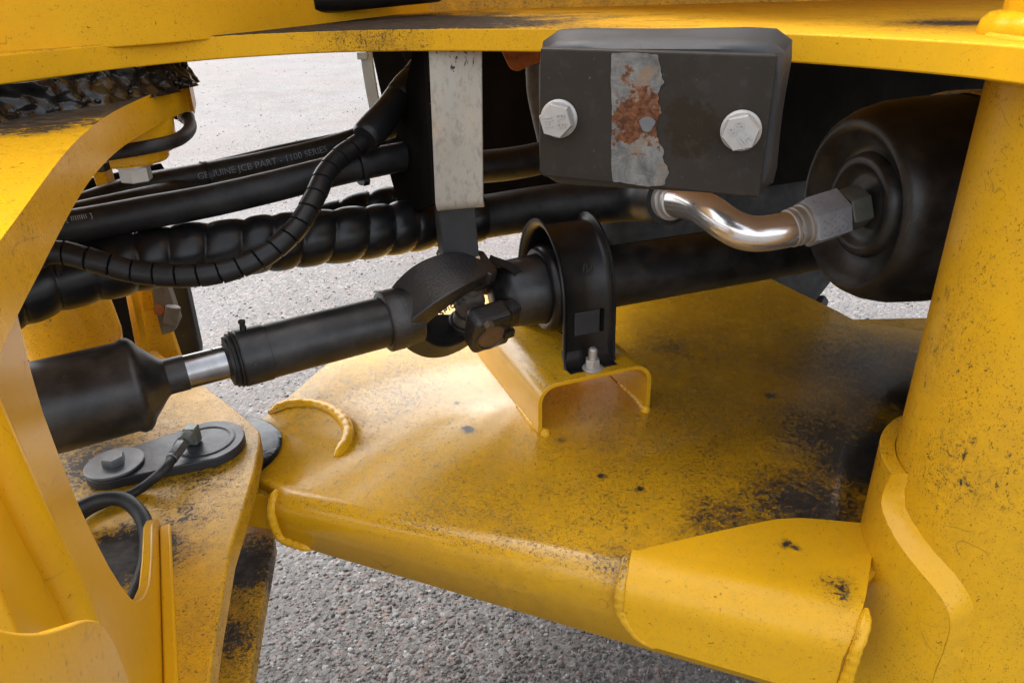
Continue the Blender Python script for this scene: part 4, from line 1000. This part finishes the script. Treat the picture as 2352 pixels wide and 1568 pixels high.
ghp = spline([g0_, g0_+fd*.02-Z*.002, pz(325, 1120, Z_FRT+.008), pz(285, 1140, Z_FRT+.007), pz(240, 1155, Z_FRT+.007), pz(195, 1178, Z_FRT+.008), pz(120, 1240, Z_FRT+.01)], .004)
mk('grease_hose', tube(ghp, .0058, 20), M['hose'], gf, ang=80)
lp = spline([pz(120, 1200, Z_FRT+.02), pz(185, 1165, Z_FRT+.022), pz(235, 1146, Z_FRT+.024), pz(285, 1148, Z_FRT+.022), pz(322, 1180, Z_FRT+.018), pz(338, 1225, Z_FRT+.014), pz(338, 1280, Z_FRT+.012), pz(325, 1335, Z_FRT+.012), pz(305, 1385, Z_FRT+.012), pz(280, 1440, Z_FRT+.014)], .004)
tag(mk('loop_hose', tube(lp, .0085, 24), M['hose'], ang=80), 'loose black hose loop lying on the greasy hitch plate beside the side plate', 'hose')
# grease line under the upper lug
ul = thing('grease_line', 'black grease hose with crimped ends under the yellow upper lug', 'hose', pd(330, 350, .92))
up = spline([pd(240, 354, .77), pd(300, 345, .765), pd(360, 334, .775), pd(405, 322, .80), pd(430, 305, .84), pd(437, 288, .87), pd(430, 268, .89)], .003)
mk('grease_hose', tube(up, .0072, 20), M['hose'], ul, ang=80)
mk('crimp', lathe([(0, .0075), (.002, .0095), (.007, .0095), (.009, .008)], pd(429, 272, .888), (pd(420, 250, .90)-pd(429, 272, .888)), 24), M['zinc'], ul)
mk('elbow_body', obox(pd(418, 252, .905), X, Y, Z, .020, .018, .022), M['black_paint'], ul, .003)
mk('nut', hexa(pd(241, 355, .77), (pd(215, 362, .775)-pd(241, 355, .77)), .015, .013, .2), M['zinc'], ul)
mk('end_body', obox(pd(230, 376, .785), X, Y, Z, .014, .014, .016), M['black_paint'], ul, .002)

# ================================================================ rest of the machine that closes the view, and an added light-blocking wall
WC = Vec((.66, 2.30, .50))
wheel = mk('wheel', lathe([(-.10, .05), (-.11, .24), (-.165, .268), (.165, .268), (.11, .24), (.10, .05)], WC, W2, 64), M['y_clean'], rear)
tyre = mk('tyre', lathe([(-.17, .27), (-.175, .38), (-.165, .45), (-.13, .48), (.13, .48), (.165, .45), (.175, .38), (.17, .27)], WC, W2, 96), M['tyre'], wheel, ang=50)
lugs = []
for i in range(22):
    a = 2*math.pi*i/22
    for sg in (-1, 1):
        a2 = a+(.14 if sg > 0 else 0); rdv = E2*math.cos(a2)+Z*math.sin(a2); tg_ = Z*math.cos(a2)-E2*math.sin(a2)
        lugs.append(obox(WC+rdv*.487+W2*(sg*.085), (W2+tg_*.5*sg).normalized(), (tg_-W2*.5*sg).normalized(), rdv, .19, .042, .036))
mk('tread', join(*lugs), M['tyre'], wheel, .004)
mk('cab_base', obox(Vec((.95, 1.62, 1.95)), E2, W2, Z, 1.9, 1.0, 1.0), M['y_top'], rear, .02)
mk('rear_panel', prism([Vec((-.17, 1.52, Z_TOP-.003)), Vec((1.08, 1.56, Z_TOP-.003)), Vec((1.08, 1.57, Z_TOP-.003)), Vec((-.17, 1.53, Z_TOP-.003))], Z*.5), M['y_dirty'], rear)
mk('light_block_wall', prism([Vec((.79, 1.16, .2)), Vec((.64, .70, .2)), Vec((.67, .69, .2)), Vec((.82, 1.15, .2))], Z*.876), M['underbody'], rear)  # added dark wall, unseen behind the post, blocks light from the right
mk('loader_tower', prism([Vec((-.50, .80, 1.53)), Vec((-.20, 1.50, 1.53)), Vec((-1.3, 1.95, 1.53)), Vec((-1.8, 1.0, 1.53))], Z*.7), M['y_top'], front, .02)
mk('mounting_foot', cyl(pz(1085, 9, Z_TOP)-Z*.002, Z, .028, .4, 32), M['lever'], rear)
mk('upper_pipe', tube([pd(702, -2, 1.0), pd(860, -14, 1.1), pd(1000, -25, 1.2)], .02, 24), M['black_paint'], rear)
